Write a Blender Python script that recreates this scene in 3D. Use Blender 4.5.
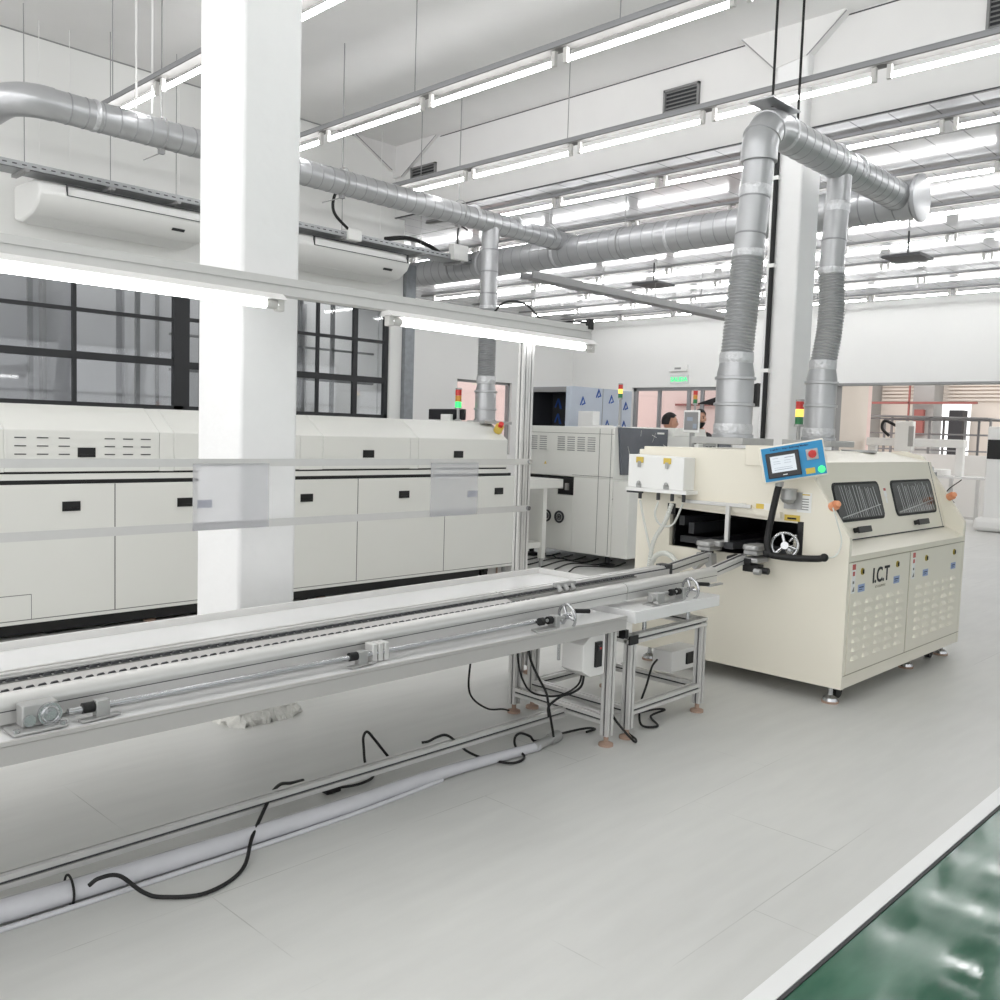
import bpy, bmesh, math, random
from mathutils import Vector, Matrix
random.seed(7)
PI = math.pi
for o in list(bpy.data.objects): bpy.data.objects.remove(o)
C = bpy.context.scene.collection

# ---------------------------------------------------------------- camera
YAW, PITCH, ROLL, FPX, CAMH = 0.770015, 0.0748508, 0.0315053, 919.925, 1.5
cam = bpy.data.cameras.new('camera'); camo = bpy.data.objects.new('camera', cam); C.objects.link(camo)
c_, s_ = math.cos(YAW), math.sin(YAW)
fw = Vector((c_*math.cos(PITCH), s_*math.cos(PITCH), -math.sin(PITCH)))
rt = Vector((s_, -c_, 0)); up = rt.cross(fw)
xr = math.cos(ROLL)*rt + math.sin(ROLL)*up
yu = -math.sin(ROLL)*rt + math.cos(ROLL)*up
camo.matrix_world = Matrix(((xr.x, yu.x, -fw.x, 0), (xr.y, yu.y, -fw.y, 0), (xr.z, yu.z, -fw.z, CAMH), (0, 0, 0, 1)))
cam.sensor_width = 36; cam.lens = 36*FPX/1000; cam.clip_end = 200
bpy.context.scene.camera = camo

# ---------------------------------------------------------------- world, exposure
w = bpy.data.worlds.new('world'); bpy.context.scene.world = w; w.use_nodes = True
bg = w.node_tree.nodes['Background']; bg.inputs[0].default_value = (1.0, 1.0, 1.0, 1); bg.inputs[1].default_value = 1.65
vs = bpy.context.scene.view_settings
vs.view_transform = 'Standard'; vs.look = 'None'; vs.gamma = 1; vs.use_curve_mapping = False
vs.exposure = 0.30
TUBE_E = 16

# ---------------------------------------------------------------- materials
def lin(c):
    return tuple((v/255/12.92 if v/255 <= .04045 else ((v/255+.055)/1.055)**2.4) for v in c)
def mat(name, rgb, rough=.5, metal=0, var=.03, scale=6, bump=0, spec=.5, emit=0, alpha=1, trans=0, coat=0, stretch=None):
    m = bpy.data.materials.new(name); m.use_nodes = True
    nt = m.node_tree; b = nt.nodes['Principled BSDF']; L = nt.links
    col = (*lin(rgb), 1)
    b.inputs['Base Color'].default_value = col
    b.inputs['Roughness'].default_value = rough; b.inputs['Metallic'].default_value = metal
    b.inputs['Specular IOR Level'].default_value = spec
    if coat: b.inputs['Coat Weight'].default_value = coat; b.inputs['Coat Roughness'].default_value = .15
    if emit: b.inputs['Emission Color'].default_value = col; b.inputs['Emission Strength'].default_value = emit
    if alpha < 1: b.inputs['Alpha'].default_value = alpha
    if trans: b.inputs['Transmission Weight'].default_value = trans
    if var and not emit:
        tc = nt.nodes.new('ShaderNodeTexCoord'); mp = nt.nodes.new('ShaderNodeMapping'); n = nt.nodes.new('ShaderNodeTexNoise')
        if stretch: mp.inputs['Scale'].default_value = stretch
        n.inputs['Scale'].default_value = scale; n.inputs['Detail'].default_value = 5
        r = nt.nodes.new('ShaderNodeMapRange'); r.inputs['To Min'].default_value = 1-var*1.6; r.inputs['To Max'].default_value = 1+var*.9
        mx = nt.nodes.new('ShaderNodeMix'); mx.data_type = 'RGBA'; mx.blend_type = 'MULTIPLY'; mx.inputs['Factor'].default_value = 1
        mx.inputs['A'].default_value = col
        L.new(tc.outputs['Object'], mp.inputs[0]); L.new(mp.outputs[0], n.inputs['Vector']); L.new(n.outputs['Fac'], r.inputs['Value'])
        L.new(r.outputs[0], mx.inputs['B']); L.new(mx.outputs['Result'], b.inputs['Base Color'])
        if bump:
            bp = nt.nodes.new('ShaderNodeBump'); bp.inputs['Strength'].default_value = bump; bp.inputs['Distance'].default_value = .01
            L.new(n.outputs['Fac'], bp.inputs['Height']); L.new(bp.outputs[0], b.inputs['Normal'])
    return m
M = {}
M['wall'] = mat('white_wall_paint', (236, 236, 234), .75, var=.015, scale=1.5)
M['ceil'] = mat('white_concrete_ceiling', (222, 221, 220), .8, var=.03, scale=3, bump=.15)
M['pillar'] = mat('white_plastered_column', (234, 234, 234), .7, var=.02, scale=9, bump=.6)
M['plaster'] = mat('rough_plaster', (225, 224, 218), .95, var=.2, scale=25, bump=2)
M['border'] = mat('white_floor_border', (238, 238, 238), .4, var=.02)
M['cream'] = mat('cream_machine_enamel', (231, 226, 212), .38, var=.012, scale=3)
M['cream_dark'] = mat('cream_seam', (168, 162, 144), .6, var=.02)
M['offwhite'] = mat('off_white_machine_enamel', (226, 226, 221), .4, var=.01, scale=3)
M['white'] = mat('white_plastic', (238, 238, 236), .45, var=.01)
M['gloss_white'] = mat('white_lacquer', (226, 226, 226), .25, var=.01)
M['seam'] = mat('grey_seam', (120, 120, 116), .6, var=.03)
M['black'] = mat('black_plastic', (16, 16, 18), .4, var=.1)
M['rubber'] = mat('black_rubber', (14, 14, 15), .6, var=.1, scale=40)
M['darksteel'] = mat('window_frame_paint', (42, 43, 46), .5, var=.06)
M['alu'] = mat('anodised_aluminium', (212, 211, 209), .35, metal=.4, var=.03, scale=20)
M['alu_dark'] = mat('aluminium_slot', (110, 111, 113), .45, metal=.6, var=.05)
M['groove'] = mat('dark_groove', (62, 62, 64), .6, var=.05)
M['zinc'] = mat('galvanised_duct', (176, 177, 179), .34, metal=.5, var=.05, scale=7)
M['fascia'] = mat('grey_fascia_profile', (184, 182, 180), .45, metal=.1, var=.02)
M['ductseam'] = mat('duct_seam', (150, 151, 153), .5, metal=.3, var=.05)
M['zincdark'] = mat('galvanised_steel_column', (150, 154, 158), .5, metal=.5, var=.22, scale=14)
M['foil'] = mat('aluminium_tape', (205, 206, 208), .3, metal=.5, var=.12, scale=40, bump=1.2)
M['steel'] = mat('polished_steel', (190, 191, 193), .22, metal=.9, var=.03)
M['castalu'] = mat('cast_aluminium', (176, 176, 175), .45, metal=.5, var=.08, scale=20)
M['tray'] = mat('galvanised_cable_tray', (168, 170, 172), .45, metal=.5, var=.08, scale=15)
M['trunk'] = mat('grey_light_trunking', (150, 151, 153), .5, metal=.2, var=.03)
M['plate'] = mat('grey_light_plate', (100, 99, 97), .6, var=.02)
M['trunkw'] = mat('white_trunking_plate', (225, 224, 222), .5, var=.02)
M['tube'] = mat('lit_fluorescent_tube', (255, 255, 255), .5, emit=TUBE_E)
M['tasktube'] = mat('lit_task_tube', (255, 255, 255), .5, emit=TUBE_E*.4)
M['tubeend'] = mat('tube_cap', (205, 203, 200), .5, var=.02)
M['grey'] = mat('mid_grey_paint', (150, 150, 150), .6, var=.04)
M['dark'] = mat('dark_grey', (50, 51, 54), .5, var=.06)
M['grille'] = mat('grille_frame', (130, 130, 130), .6, var=.04)
M['brown'] = mat('rubber_foot_pad', (168, 142, 126), .7, var=.08)
M['orange'] = mat('orange_button_guard', (232, 160, 120), .5, var=.03)
M['red'] = mat('red_plastic', (208, 52, 50), .4, var=.03)
M['redlens'] = mat('red_lens', (205, 60, 55), .3, var=.02)
M['amber'] = mat('lit_amber_lens', (255, 205, 90), .3, emit=1.1)
M['amberoff'] = mat('amber_lens', (214, 150, 60), .3, var=.02)
M['greenlit'] = mat('lit_green_lens', (60, 235, 120), .3, emit=.9)
M['greenoff'] = mat('green_lens', (50, 130, 80), .3, var=.02)
M['blue'] = mat('blue_panel', (38, 142, 196), .4, var=.02)
M['bluelogo'] = mat('blue_print', (52, 92, 170), .5, var=.03)
M['film'] = mat('pale_blue_protective_film', (200, 208, 220), .3, var=.04, scale=4, bump=.3)
M['screen'] = mat('lit_touch_screen', (196, 202, 208), .3, emit=.36)
M['screendark'] = mat('screen_print', (130, 138, 150), .3, emit=.4)
M['yellow'] = mat('yellow_sticker', (214, 186, 84), .5, var=.03)
M['brass'] = mat('brass_lock', (180, 160, 70), .35, metal=.6, var=.05)
M['label'] = mat('white_sticker', (236, 236, 234), .5, var=.01)
M['redlabel'] = mat('red_sticker', (190, 92, 84), .5, var=.02)
M['bluelabel'] = mat('pale_blue_sticker', (150, 168, 205), .5, var=.05, scale=90)
M['ink'] = mat('black_ink', (24, 24, 24), .6, var=.02)
M['navy'] = mat('navy_ink', (18, 34, 66), .6, var=.02)
M['greensign'] = mat('lit_green_sign_letters', (60, 225, 140), .5, emit=.8)
M['clearhose'] = mat('milky_hose', (226, 228, 222), .3, var=.02, alpha=.75)
M['film_clear'] = mat('clear_plastic_sleeve', (205, 205, 209), .12, var=.02, alpha=.38)
M['film_tab'] = mat('pale_sleeve_tab', (176, 178, 190), .3, var=.02, alpha=.7)
M['wrap'] = mat('plastic_wrap', (214, 214, 219), .22, var=.06, scale=12, bump=.4, alpha=.85)
M['mono'] = mat('dark_monitor', (28, 29, 33), .3, var=.1)
M['smoke'] = mat('smoked_glass', (88, 92, 102), .2, var=.25, scale=5, spec=.8)
M['tunnelglass'] = mat('dark_window_glass', (52, 54, 54), .08, var=.3, scale=4, spec=.9)
M['tunnelcurtain'] = mat('white_reflected_strip', (170, 172, 172), .3, var=.2, scale=8)  # pale colour for reflections painted on the hood panes
M['skin'] = mat('skin', (196, 148, 124), .55, var=.04)
M['hair'] = mat('dark_hair', (24, 20, 20), .6, var=.2, scale=60, bump=1)
M['shirt'] = mat('white_coat_cloth', (222, 222, 224), .85, var=.03)
M['shirtdark'] = mat('dark_shirt_cloth', (60, 58, 60), .85, var=.06)
M['trouser'] = mat('dark_trouser_cloth', (40, 42, 50), .85, var=.06)
M['beige'] = mat('beige_wall', (226, 216, 206), .8, var=.05, scale=1.3)
M['pink'] = mat('pale_pink_wall', (232, 208, 202), .8, var=.03)
M['corr'] = mat('corridor_wall', (178, 178, 180), .7, var=.05, scale=1)
M['corrlight'] = mat('corridor_panel', (205, 205, 206), .7, var=.03)
M['greybrown'] = mat('grey_pier', (165, 163, 160), .7, var=.03)
M['brick'] = mat('dark_red_strip', (150, 90, 84), .7, var=.03)

def glassmat():
    m = bpy.data.materials.new('window_glass'); m.use_nodes = True; nt = m.node_tree; nt.nodes.clear()
    o = nt.nodes.new('ShaderNodeOutputMaterial'); mx = nt.nodes.new('ShaderNodeMixShader')
    t = nt.nodes.new('ShaderNodeBsdfTransparent'); t.inputs[0].default_value = (.93, .94, .95, 1)
    g = nt.nodes.new('ShaderNodeBsdfGlossy'); g.inputs['Roughness'].default_value = .03
    lw = nt.nodes.new('ShaderNodeLayerWeight'); lw.inputs[0].default_value = .5; pw = nt.nodes.new('ShaderNodeMath'); pw.operation = 'POWER'; pw.inputs[1].default_value = 3
    nt.links.new(lw.outputs['Facing'], pw.inputs[0]); f = nt.nodes.new('ShaderNodeMath'); f.operation = 'MULTIPLY_ADD'; f.inputs[1].default_value = .5; f.inputs[2].default_value = .05; nt.links.new(pw.outputs[0], f.inputs[0])
    nt.links.new(f.outputs[0], mx.inputs[0]); nt.links.new(t.outputs[0], mx.inputs[1]); nt.links.new(g.outputs[0], mx.inputs[2])
    nt.links.new(mx.outputs[0], o.inputs[0]); return m
M['glass'] = glassmat()

def floormat():
    m = mat('painted_concrete_floor', (206, 206, 203), .42, var=0)
    nt = m.node_tree; L = nt.links; b = nt.nodes['Principled BSDF']
    tc = nt.nodes.new('ShaderNodeTexCoord')
    n1 = nt.nodes.new('ShaderNodeTexNoise'); n1.inputs['Scale'].default_value = .9; n1.inputs['Detail'].default_value = 8
    mp = nt.nodes.new('ShaderNodeMapping'); mp.inputs['Scale'].default_value = (1.0, 6.0, 1); mp.inputs['Rotation'].default_value = (0, 0, .5)
    n2 = nt.nodes.new('ShaderNodeTexNoise'); n2.inputs['Scale'].default_value = 2.5; n2.inputs['Detail'].default_value = 10
    L.new(tc.outputs['Object'], n1.inputs['Vector']); L.new(tc.outputs['Object'], mp.inputs[0]); L.new(mp.outputs[0], n2.inputs['Vector'])
    add = nt.nodes.new('ShaderNodeMath'); add.operation = 'ADD'; L.new(n1.outputs['Fac'], add.inputs[0]); L.new(n2.outputs['Fac'], add.inputs[1])
    r = nt.nodes.new('ShaderNodeMapRange'); r.inputs['From Min'].default_value = .6; r.inputs['From Max'].default_value = 1.4
    r.inputs['To Min'].default_value = .9; r.inputs['To Max'].default_value = 1.03; L.new(add.outputs[0], r.inputs['Value'])
    # fine hairline cracks where two noise fields cross their middle value
    br = nt.nodes.new('ShaderNodeTexBrick'); br.inputs['Scale'].default_value = 1; br.inputs['Brick Width'].default_value = 1.22; br.inputs['Row Height'].default_value = .61
    br.inputs['Mortar Size'].default_value = .0022; br.inputs['Mortar Smooth'].default_value = .3
    br.inputs['Color1'].default_value = br.inputs['Color2'].default_value = (1, 1, 1, 1); br.inputs['Mortar'].default_value = (.72, .72, .71, 1)
    L.new(tc.outputs['Object'], br.inputs['Vector'])
    n3 = nt.nodes.new('ShaderNodeTexNoise'); n3.inputs['Scale'].default_value = 1.7; n3.inputs['Detail'].default_value = 6; L.new(tc.outputs['Object'], n3.inputs['Vector'])
    r3 = nt.nodes.new('ShaderNodeMapRange'); r3.inputs['From Min'].default_value = .5; r3.inputs['From Max'].default_value = .62; L.new(n3.outputs['Fac'], r3.inputs['Value'])
    mx = nt.nodes.new('ShaderNodeMix'); mx.data_type = 'RGBA'; mx.inputs['A'].default_value = (1, 1, 1, 1)
    L.new(r3.outputs[0], mx.inputs['Factor']); L.new(br.outputs['Color'], mx.inputs['B'])
    m2 = nt.nodes.new('ShaderNodeMix'); m2.data_type = 'RGBA'; m2.blend_type = 'MULTIPLY'; m2.inputs['Factor'].default_value = 1
    m2.inputs['A'].default_value = (*lin((208, 208, 205)), 1); L.new(mx.outputs['Result'], m2.inputs['B'])
    m3 = nt.nodes.new('ShaderNodeMix'); m3.data_type = 'RGBA'; m3.blend_type = 'MULTIPLY'; m3.inputs['Factor'].default_value = 1
    L.new(m2.outputs['Result'], m3.inputs['A']); L.new(r.outputs[0], m3.inputs['B']); L.new(m3.outputs['Result'], b.inputs['Base Color'])
    return m
M['floor'] = floormat()
def greenmat():
    m = mat('green_epoxy_floor', (84, 128, 108), .12, var=0, coat=0)
    nt = m.node_tree; L = nt.links; b = nt.nodes['Principled BSDF']
    b.inputs['Specular IOR Level'].default_value = .6
    tc = nt.nodes.new('ShaderNodeTexCoord'); mp = nt.nodes.new('ShaderNodeMapping'); mp.inputs['Scale'].default_value = (1, 3.2, 1); mp.inputs['Rotation'].default_value = (0, 0, -.5)
    n = nt.nodes.new('ShaderNodeTexNoise'); n.inputs['Scale'].default_value = 2.2; n.inputs['Detail'].default_value = 7
    L.new(tc.outputs['Object'], mp.inputs[0]); L.new(mp.outputs[0], n.inputs['Vector'])
    cr = nt.nodes.new('ShaderNodeValToRGB'); cr.color_ramp.elements[0].color = (*lin((32, 84, 62)), 1); cr.color_ramp.elements[1].color = (*lin((66, 112, 90)), 1)
    cr.color_ramp.elements[0].position = .3; cr.color_ramp.elements[1].position = .7
    L.new(n.outputs['Fac'], cr.inputs[0]); L.new(cr.outputs[0], b.inputs['Base Color'])
    r = nt.nodes.new('ShaderNodeMapRange'); r.inputs['From Min'].default_value = .35; r.inputs['From Max'].default_value = .65; r.inputs['To Min'].default_value = .03; r.inputs['To Max'].default_value = .15
    L.new(n.outputs['Fac'], r.inputs['Value']); L.new(r.outputs[0], b.inputs['Roughness'])
    bp = nt.nodes.new('ShaderNodeBump'); bp.inputs['Strength'].default_value = .08; bp.inputs['Distance'].default_value = .01
    L.new(n.outputs['Fac'], bp.inputs['Height']); L.new(bp.outputs[0], b.inputs['Normal'])
    return m
M['green'] = greenmat()
def panelceil():
    # glossy white metal panels; seams run along x, each .27 wide
    m = mat('glossy_panel_ceiling', (190, 190, 192), .17, metal=.12, var=0)
    nt = m.node_tree; L = nt.links; b = nt.nodes['Principled BSDF']
    tc = nt.nodes.new('ShaderNodeTexCoord'); sp = nt.nodes.new('ShaderNodeSeparateXYZ'); L.new(tc.outputs['Object'], sp.inputs[0])
    def line(sock, pitch, wdt):
        d = nt.nodes.new('ShaderNodeMath'); d.operation = 'DIVIDE'; L.new(sp.outputs[sock], d.inputs[0]); d.inputs[1].default_value = pitch
        f = nt.nodes.new('ShaderNodeMath'); f.operation = 'FRACT'; L.new(d.outputs[0], f.inputs[0])
        g = nt.nodes.new('ShaderNodeMath'); g.operation = 'LESS_THAN'; L.new(f.outputs[0], g.inputs[0]); g.inputs[1].default_value = wdt/pitch
        return g
    a = line('Y', .3, .012); c = line('X', 1.33, .03)
    mxm = nt.nodes.new('ShaderNodeMath'); mxm.operation = 'MAXIMUM'; L.new(a.outputs[0], mxm.inputs[0]); L.new(c.outputs[0], mxm.inputs[1])
    mx = nt.nodes.new('ShaderNodeMix'); mx.data_type = 'RGBA'; mx.inputs['A'].default_value = (*lin((190, 190, 192)), 1); mx.inputs['B'].default_value = (*lin((140, 140, 142)), 1)
    L.new(mxm.outputs[0], mx.inputs['Factor']); L.new(mx.outputs['Result'], b.inputs['Base Color'])
    n = nt.nodes.new('ShaderNodeTexNoise'); n.inputs['Scale'].default_value = 1.5; L.new(tc.outputs['Object'], n.inputs['Vector'])
    bp = nt.nodes.new('ShaderNodeBump'); bp.inputs['Strength'].default_value = .3; bp.inputs['Distance'].default_value = .02
    L.new(n.outputs['Fac'], bp.inputs['Height']); L.new(bp.outputs[0], b.inputs['Normal'])
    return m
M['panel'] = panelceil()

# ---------------------------------------------------------------- mesh builder
class MB:
    def __init__(s): s.v = []; s.f = []; s.m = []
    def add(s, vs_, fs, mi=0):
        o = len(s.v); s.v += [tuple(v) for v in vs_]; s.f += [tuple(i+o for i in f) for f in fs]; s.m += [mi]*len(fs); return s
    def box(s, x0, x1, y0, y1, z0, z1, mi=0):
        if x0 > x1: x0, x1 = x1, x0
        if y0 > y1: y0, y1 = y1, y0
        if z0 > z1: z0, z1 = z1, z0
        v = [(x, y, z) for z in (z0, z1) for y in (y0, y1) for x in (x0, x1)]
        return s.add(v, [(0, 2, 3, 1), (4, 5, 7, 6), (0, 1, 5, 4), (2, 6, 7, 3), (0, 4, 6, 2), (1, 3, 7, 5)], mi)
    def obox(s, o, ax, ay, az, mi=0):          # corner + three edge vectors
        o, ax, ay, az = map(Vector, (o, ax, ay, az))
        if ax.cross(ay).dot(az) < 0: o = o+ax; ax = -ax
        v = [o+ax*i+ay*j+az*k for k in (0, 1) for j in (0, 1) for i in (0, 1)]
        return s.add(v, [(0, 2, 3, 1), (4, 5, 7, 6), (0, 1, 5, 4), (2, 6, 7, 3), (0, 4, 6, 2), (1, 3, 7, 5)], mi)
    def sweep(s, path, rad, n=12, mi=0, cap=True, closed=False):
        P = [Vector(p) for p in path]; k = len(P)
        if not hasattr(rad, '__len__'): rad = [rad]*k
        T = []
        for i in range(k):
            a = P[i-1] if (i or closed) else P[i]; b = P[(i+1) % k] if (i < k-1 or closed) else P[i]
            t = (b-a); T.append(t.normalized() if t.length > 1e-9 else Vector((0, 0, 1)))
        t0 = T[0]; ref = Vector((0, 0, 1)) if abs(t0.z) < .9 else Vector((1, 0, 0))
        u = t0.cross(ref).normalized(); vs_ = []
        for i in range(k):
            t = T[i]; u = (u-t*u.dot(t)); u = u.normalized() if u.length > 1e-6 else t.orthogonal().normalized(); vv = t.cross(u)
            for j in range(n):
                a = 2*PI*j/n; vs_.append(P[i]+rad[i]*(math.cos(a)*u+math.sin(a)*vv))
        fs = []
        for i in range(k if closed else k-1):
            i2 = (i+1) % k
            for j in range(n):
                j2 = (j+1) % n; fs.append((i*n+j, i*n+j2, i2*n+j2, i2*n+j))
        if cap and not closed: fs += [tuple(range(n-1, -1, -1)), tuple((k-1)*n+j for j in range(n))]
        return s.add(vs_, fs, mi)
    def cyl(s, a, b, r, n=16, mi=0, r2=None): return s.sweep([a, b], [r, r if r2 is None else r2], n, mi)
    def lathe(s, base, axis, prof, n=24, mi=0):  # prof: (dist, radius)
        b = Vector(base); a = Vector(axis).normalized()
        u = a.orthogonal().normalized(); v = a.cross(u); vs_ = []; k = len(prof)
        for d, r in prof:
            for j in range(n): t = 2*PI*j/n; vs_.append(b+a*d+r*(math.cos(t)*u+math.sin(t)*v))
        fs = [(i*n+j, i*n+(j+1) % n, (i+1)*n+(j+1) % n, (i+1)*n+j) for i in range(k-1) for j in range(n)]
        fs += [tuple(range(n-1, -1, -1)), tuple((k-1)*n+j for j in range(n))]
        return s.add(vs_, fs, mi)
    def prism(s, poly, ax, a, b, mi=0):          # poly in the two other axes (order xyz minus ax), extruded a..b along ax
        n = len(poly)
        def P(q, h):
            if ax == 'x': return (h, q[0], q[1])
            if ax == 'y': return (q[0], h, q[1])
            return (q[0], q[1], h)
        ar = sum(poly[i][0]*poly[(i+1) % n][1]-poly[(i+1) % n][0]*poly[i][1] for i in range(n))
        if (ar < 0) != (ax == 'y'): poly = poly[::-1]
        if a > b: a, b = b, a
        vs_ = [P(q, a) for q in poly]+[P(q, b) for q in poly]
        fs = [tuple(range(n-1, -1, -1)), tuple(range(n, 2*n))]+[(i, (i+1) % n, n+(i+1) % n, n+i) for i in range(n)]
        return s.add(vs_, fs, mi)
    def torus(s, c, axis, R, r, n=32, k=10, mi=0):
        c = Vector(c); a = Vector(axis).normalized(); u = a.orthogonal().normalized(); v = a.cross(u)
        return s.sweep([c+R*(math.cos(2*PI*i/n)*u+math.sin(2*PI*i/n)*v) for i in range(n)], r, k, mi, closed=True)
    def ball(s, c, r, n=12, mi=0, sc=(1, 1, 1)):
        c = Vector(c); vs_ = [c+Vector((0, 0, r*sc[2]))]; fs = []; k = max(5, n//2)
        for i in range(1, k):
            t = PI*i/k
            for j in range(n): p = 2*PI*j/n; vs_.append(c+Vector((r*sc[0]*math.sin(t)*math.cos(p), r*sc[1]*math.sin(t)*math.sin(p), r*sc[2]*math.cos(t))))
        vs_.append(c-Vector((0, 0, r*sc[2])))
        for j in range(n): fs.append((0, 1+j, 1+(j+1) % n))
        for i in range(k-2):
            for j in range(n): a = 1+i*n; fs.append((a+j, a+n+j, a+n+(j+1) % n, a+(j+1) % n))
        a = 1+(k-2)*n
        for j in range(n): fs.append((a+j, len(vs_)-1, a+(j+1) % n))
        return s.add(vs_, fs, mi)

def wloc(o):
    p = Vector((0, 0, 0))
    while o: p += o.location; o = o.parent
    return p
def obj(name, mb, mats, parent=None, bevel=0, smooth=True, label=None):
    if not isinstance(mats, (list, tuple)): mats = [mats]
    V = [Vector(v) for v in mb.v]
    if parent: org = wloc(parent); loc = Vector((0, 0, 0))
    else:
        xs, ys, zs = zip(*mb.v); org = Vector(((min(xs)+max(xs))/2, (min(ys)+max(ys))/2, min(zs))); loc = org
    me = bpy.data.meshes.new(name); me.from_pydata([v-org for v in V], [], mb.f)
    for m in mats: me.materials.append(M[m] if isinstance(m, str) else m)
    me.polygons.foreach_set('material_index', mb.m)
    if smooth:
        me.polygons.foreach_set('use_smooth', [True]*len(me.polygons)); me.set_sharp_from_angle(angle=.6)
    me.update(); o = bpy.data.objects.new(name, me); C.objects.link(o); o.location = loc
    if parent: o.parent = parent
    if bevel:
        b = o.modifiers.new('bevel', 'BEVEL'); b.width = bevel; b.segments = 2; b.limit_method = 'ANGLE'; b.angle_limit = .6
    if label: o['label'] = label
    return o
def tag(o, label, cat, group=None, kind=None):
    o['label'] = label; o['category'] = cat
    if group: o['group'] = group
    if kind: o['kind'] = kind
    return o
def thing(name, loc, label, cat, group=None):
    o = bpy.data.objects.new(name, None); C.objects.link(o); o.location = loc; o.empty_display_size = .1
    return tag(o, label, cat, group)
def struct(name, mb, mats, parent=None, label=None, **k):
    o = obj(name, mb, mats, parent, **k)
    if not parent: o['kind'] = 'structure'
    if label: o['label'] = label
    return o
def copytree(o, delta, label=None, parent=None):
    c = o.copy(); C.objects.link(c)
    if parent: c.parent = parent
    else: c.location = o.location+Vector(delta)
    if label: c['label'] = label
    for ch in list(o.children): copytree(ch, None, None, c)
    return c
def text(name, s, size, origin, xdir, ydir, m, parent, depth=.0008, bold=0):
    cu = bpy.data.curves.new(name, 'FONT'); cu.body = s; cu.size = size; cu.extrude = depth; cu.align_x = 'CENTER'; cu.align_y = 'CENTER'
    if bold: cu.offset = bold
    t = bpy.data.objects.new('tmp', cu); C.objects.link(t)
    bpy.context.view_layer.update()
    me = bpy.data.meshes.new_from_object(t.evaluated_get(bpy.context.evaluated_depsgraph_get()))
    bpy.data.objects.remove(t)
    x = Vector(xdir).normalized(); y = Vector(ydir).normalized(); z = x.cross(y)
    R = Matrix((x, y, z)).transposed().to_4x4(); R.translation = Vector(origin)-wloc(parent)
    me.transform(R); me.materials.clear(); me.materials.append(M[m])
    o = bpy.data.objects.new(name, me); C.objects.link(o); o.parent = parent; return o
def bez(pts, n=8):                              # Catmull-Rom through points
    P = [Vector(p) for p in pts]; P = [2*P[0]-P[1]]+P+[2*P[-1]-P[-2]]; out = []
    for i in range(1, len(P)-2):
        for k in range(n):
            t = k/n; a, b, c, d = P[i-1:i+3]
            out.append(.5*((2*b)+(c-a)*t+(2*a-5*b+4*c-d)*t*t+(3*b-a-3*c+d)*t**3))
    out.append(P[-2]); return out

# ================================================================ STRUCTURE
XB, YL, YF, ZH, ZL, BX = 16.4, 8.78, 13.7, 4.81, 4.0, 7.1
struct('floor', MB().box(-4, 30, 1.147, 15, -.1, 0), 'floor', smooth=False)
struct('floor', MB().box(-4, 30, -5, 1.075, -.1, -.006), 'green', smooth=False)
b = MB().box(-4, 30, 1.086, 1.147, -.1, .001); b.box(-4, 30, 1.075, 1.086, -.1, -.002, 1)
struct('trim_1', b, ['border', 'groove'], smooth=False)
# near high bay
struct('ceiling', MB().box(-4, BX+.15, -5, YL+.2, ZH, ZH+.2), 'ceil', smooth=False)
WZ0, WZ1 = 1.60, 2.93
b = MB(); b.box(-4, 7.25, YL, YL+.22, -.1, WZ0); b.box(-4, 7.25, YL, YL+.22, WZ1, ZH); b.box(7.07, 7.25, YL, YL+.22, WZ0, WZ1); b.box(-4, -2.0, YL, YL+.22, WZ0, WZ1)
struct('wall_left', b, 'wall', smooth=False)
struct('trim_2', MB().box(-4, 7.25, YL-.004, YL, ZH-.012, ZH), 'grey', smooth=False)
# downstand beam with haunches over pillar and wall
b = MB(); b.box(BX, BX+.3, -5, YL, ZL, ZH)
struct('trim_3', b, 'ceil', smooth=False)
b = MB()
b.prism([(3.86, 4.50), (4.17, ZH), (3.27, ZH), (3.58, 4.54), ], 'x', BX-.09, BX)
b.prism([(YL, 4.45), (8.62, 4.45), (8.02, ZH), (YL, ZH)], 'x', BX-.05, BX)
b.prism([(BX, 4.52), (BX-.1, 4.52), (6.46, ZH), (BX, ZH)], 'y', YL-.05, YL)
def bline(b, y0, z0, y1, z1, x):
    d = Vector((0, y1-y0, z1-z0)); n_ = Vector((0, -d.z, d.y)).normalized()*.01; b.obox((x, y0, z0), tuple(d), tuple(n_), (-.002, 0, 0), 1)
bline(b, 3.86, 4.50, 4.17, ZH, BX-.09); bline(b, 3.58, 4.54, 3.27, ZH-.01, BX-.09); bline(b, 8.62, 4.45, 8.02, ZH, BX-.05)
b.obox((BX-.1, YL-.052, 4.52), (-.54, 0, .28), (0, -.002, 0), (.005, 0, .01), 1)
struct('trim_4', b, ['ceil', 'grey'], smooth=False)
# black bead where the beam face meets the ceiling panels and under the soffit
b = MB(); b.box(BX-.004, BX+.02, -5, YL, ZL-.012, ZL); b.box(BX-.004, BX, -5, 3.3, ZH-.02, ZH-.01); b.box(BX-.004, BX, 4.18, 8.0, ZH-.02, ZH-.01)
struct('trim_5', b, 'groove', smooth=False)
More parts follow.
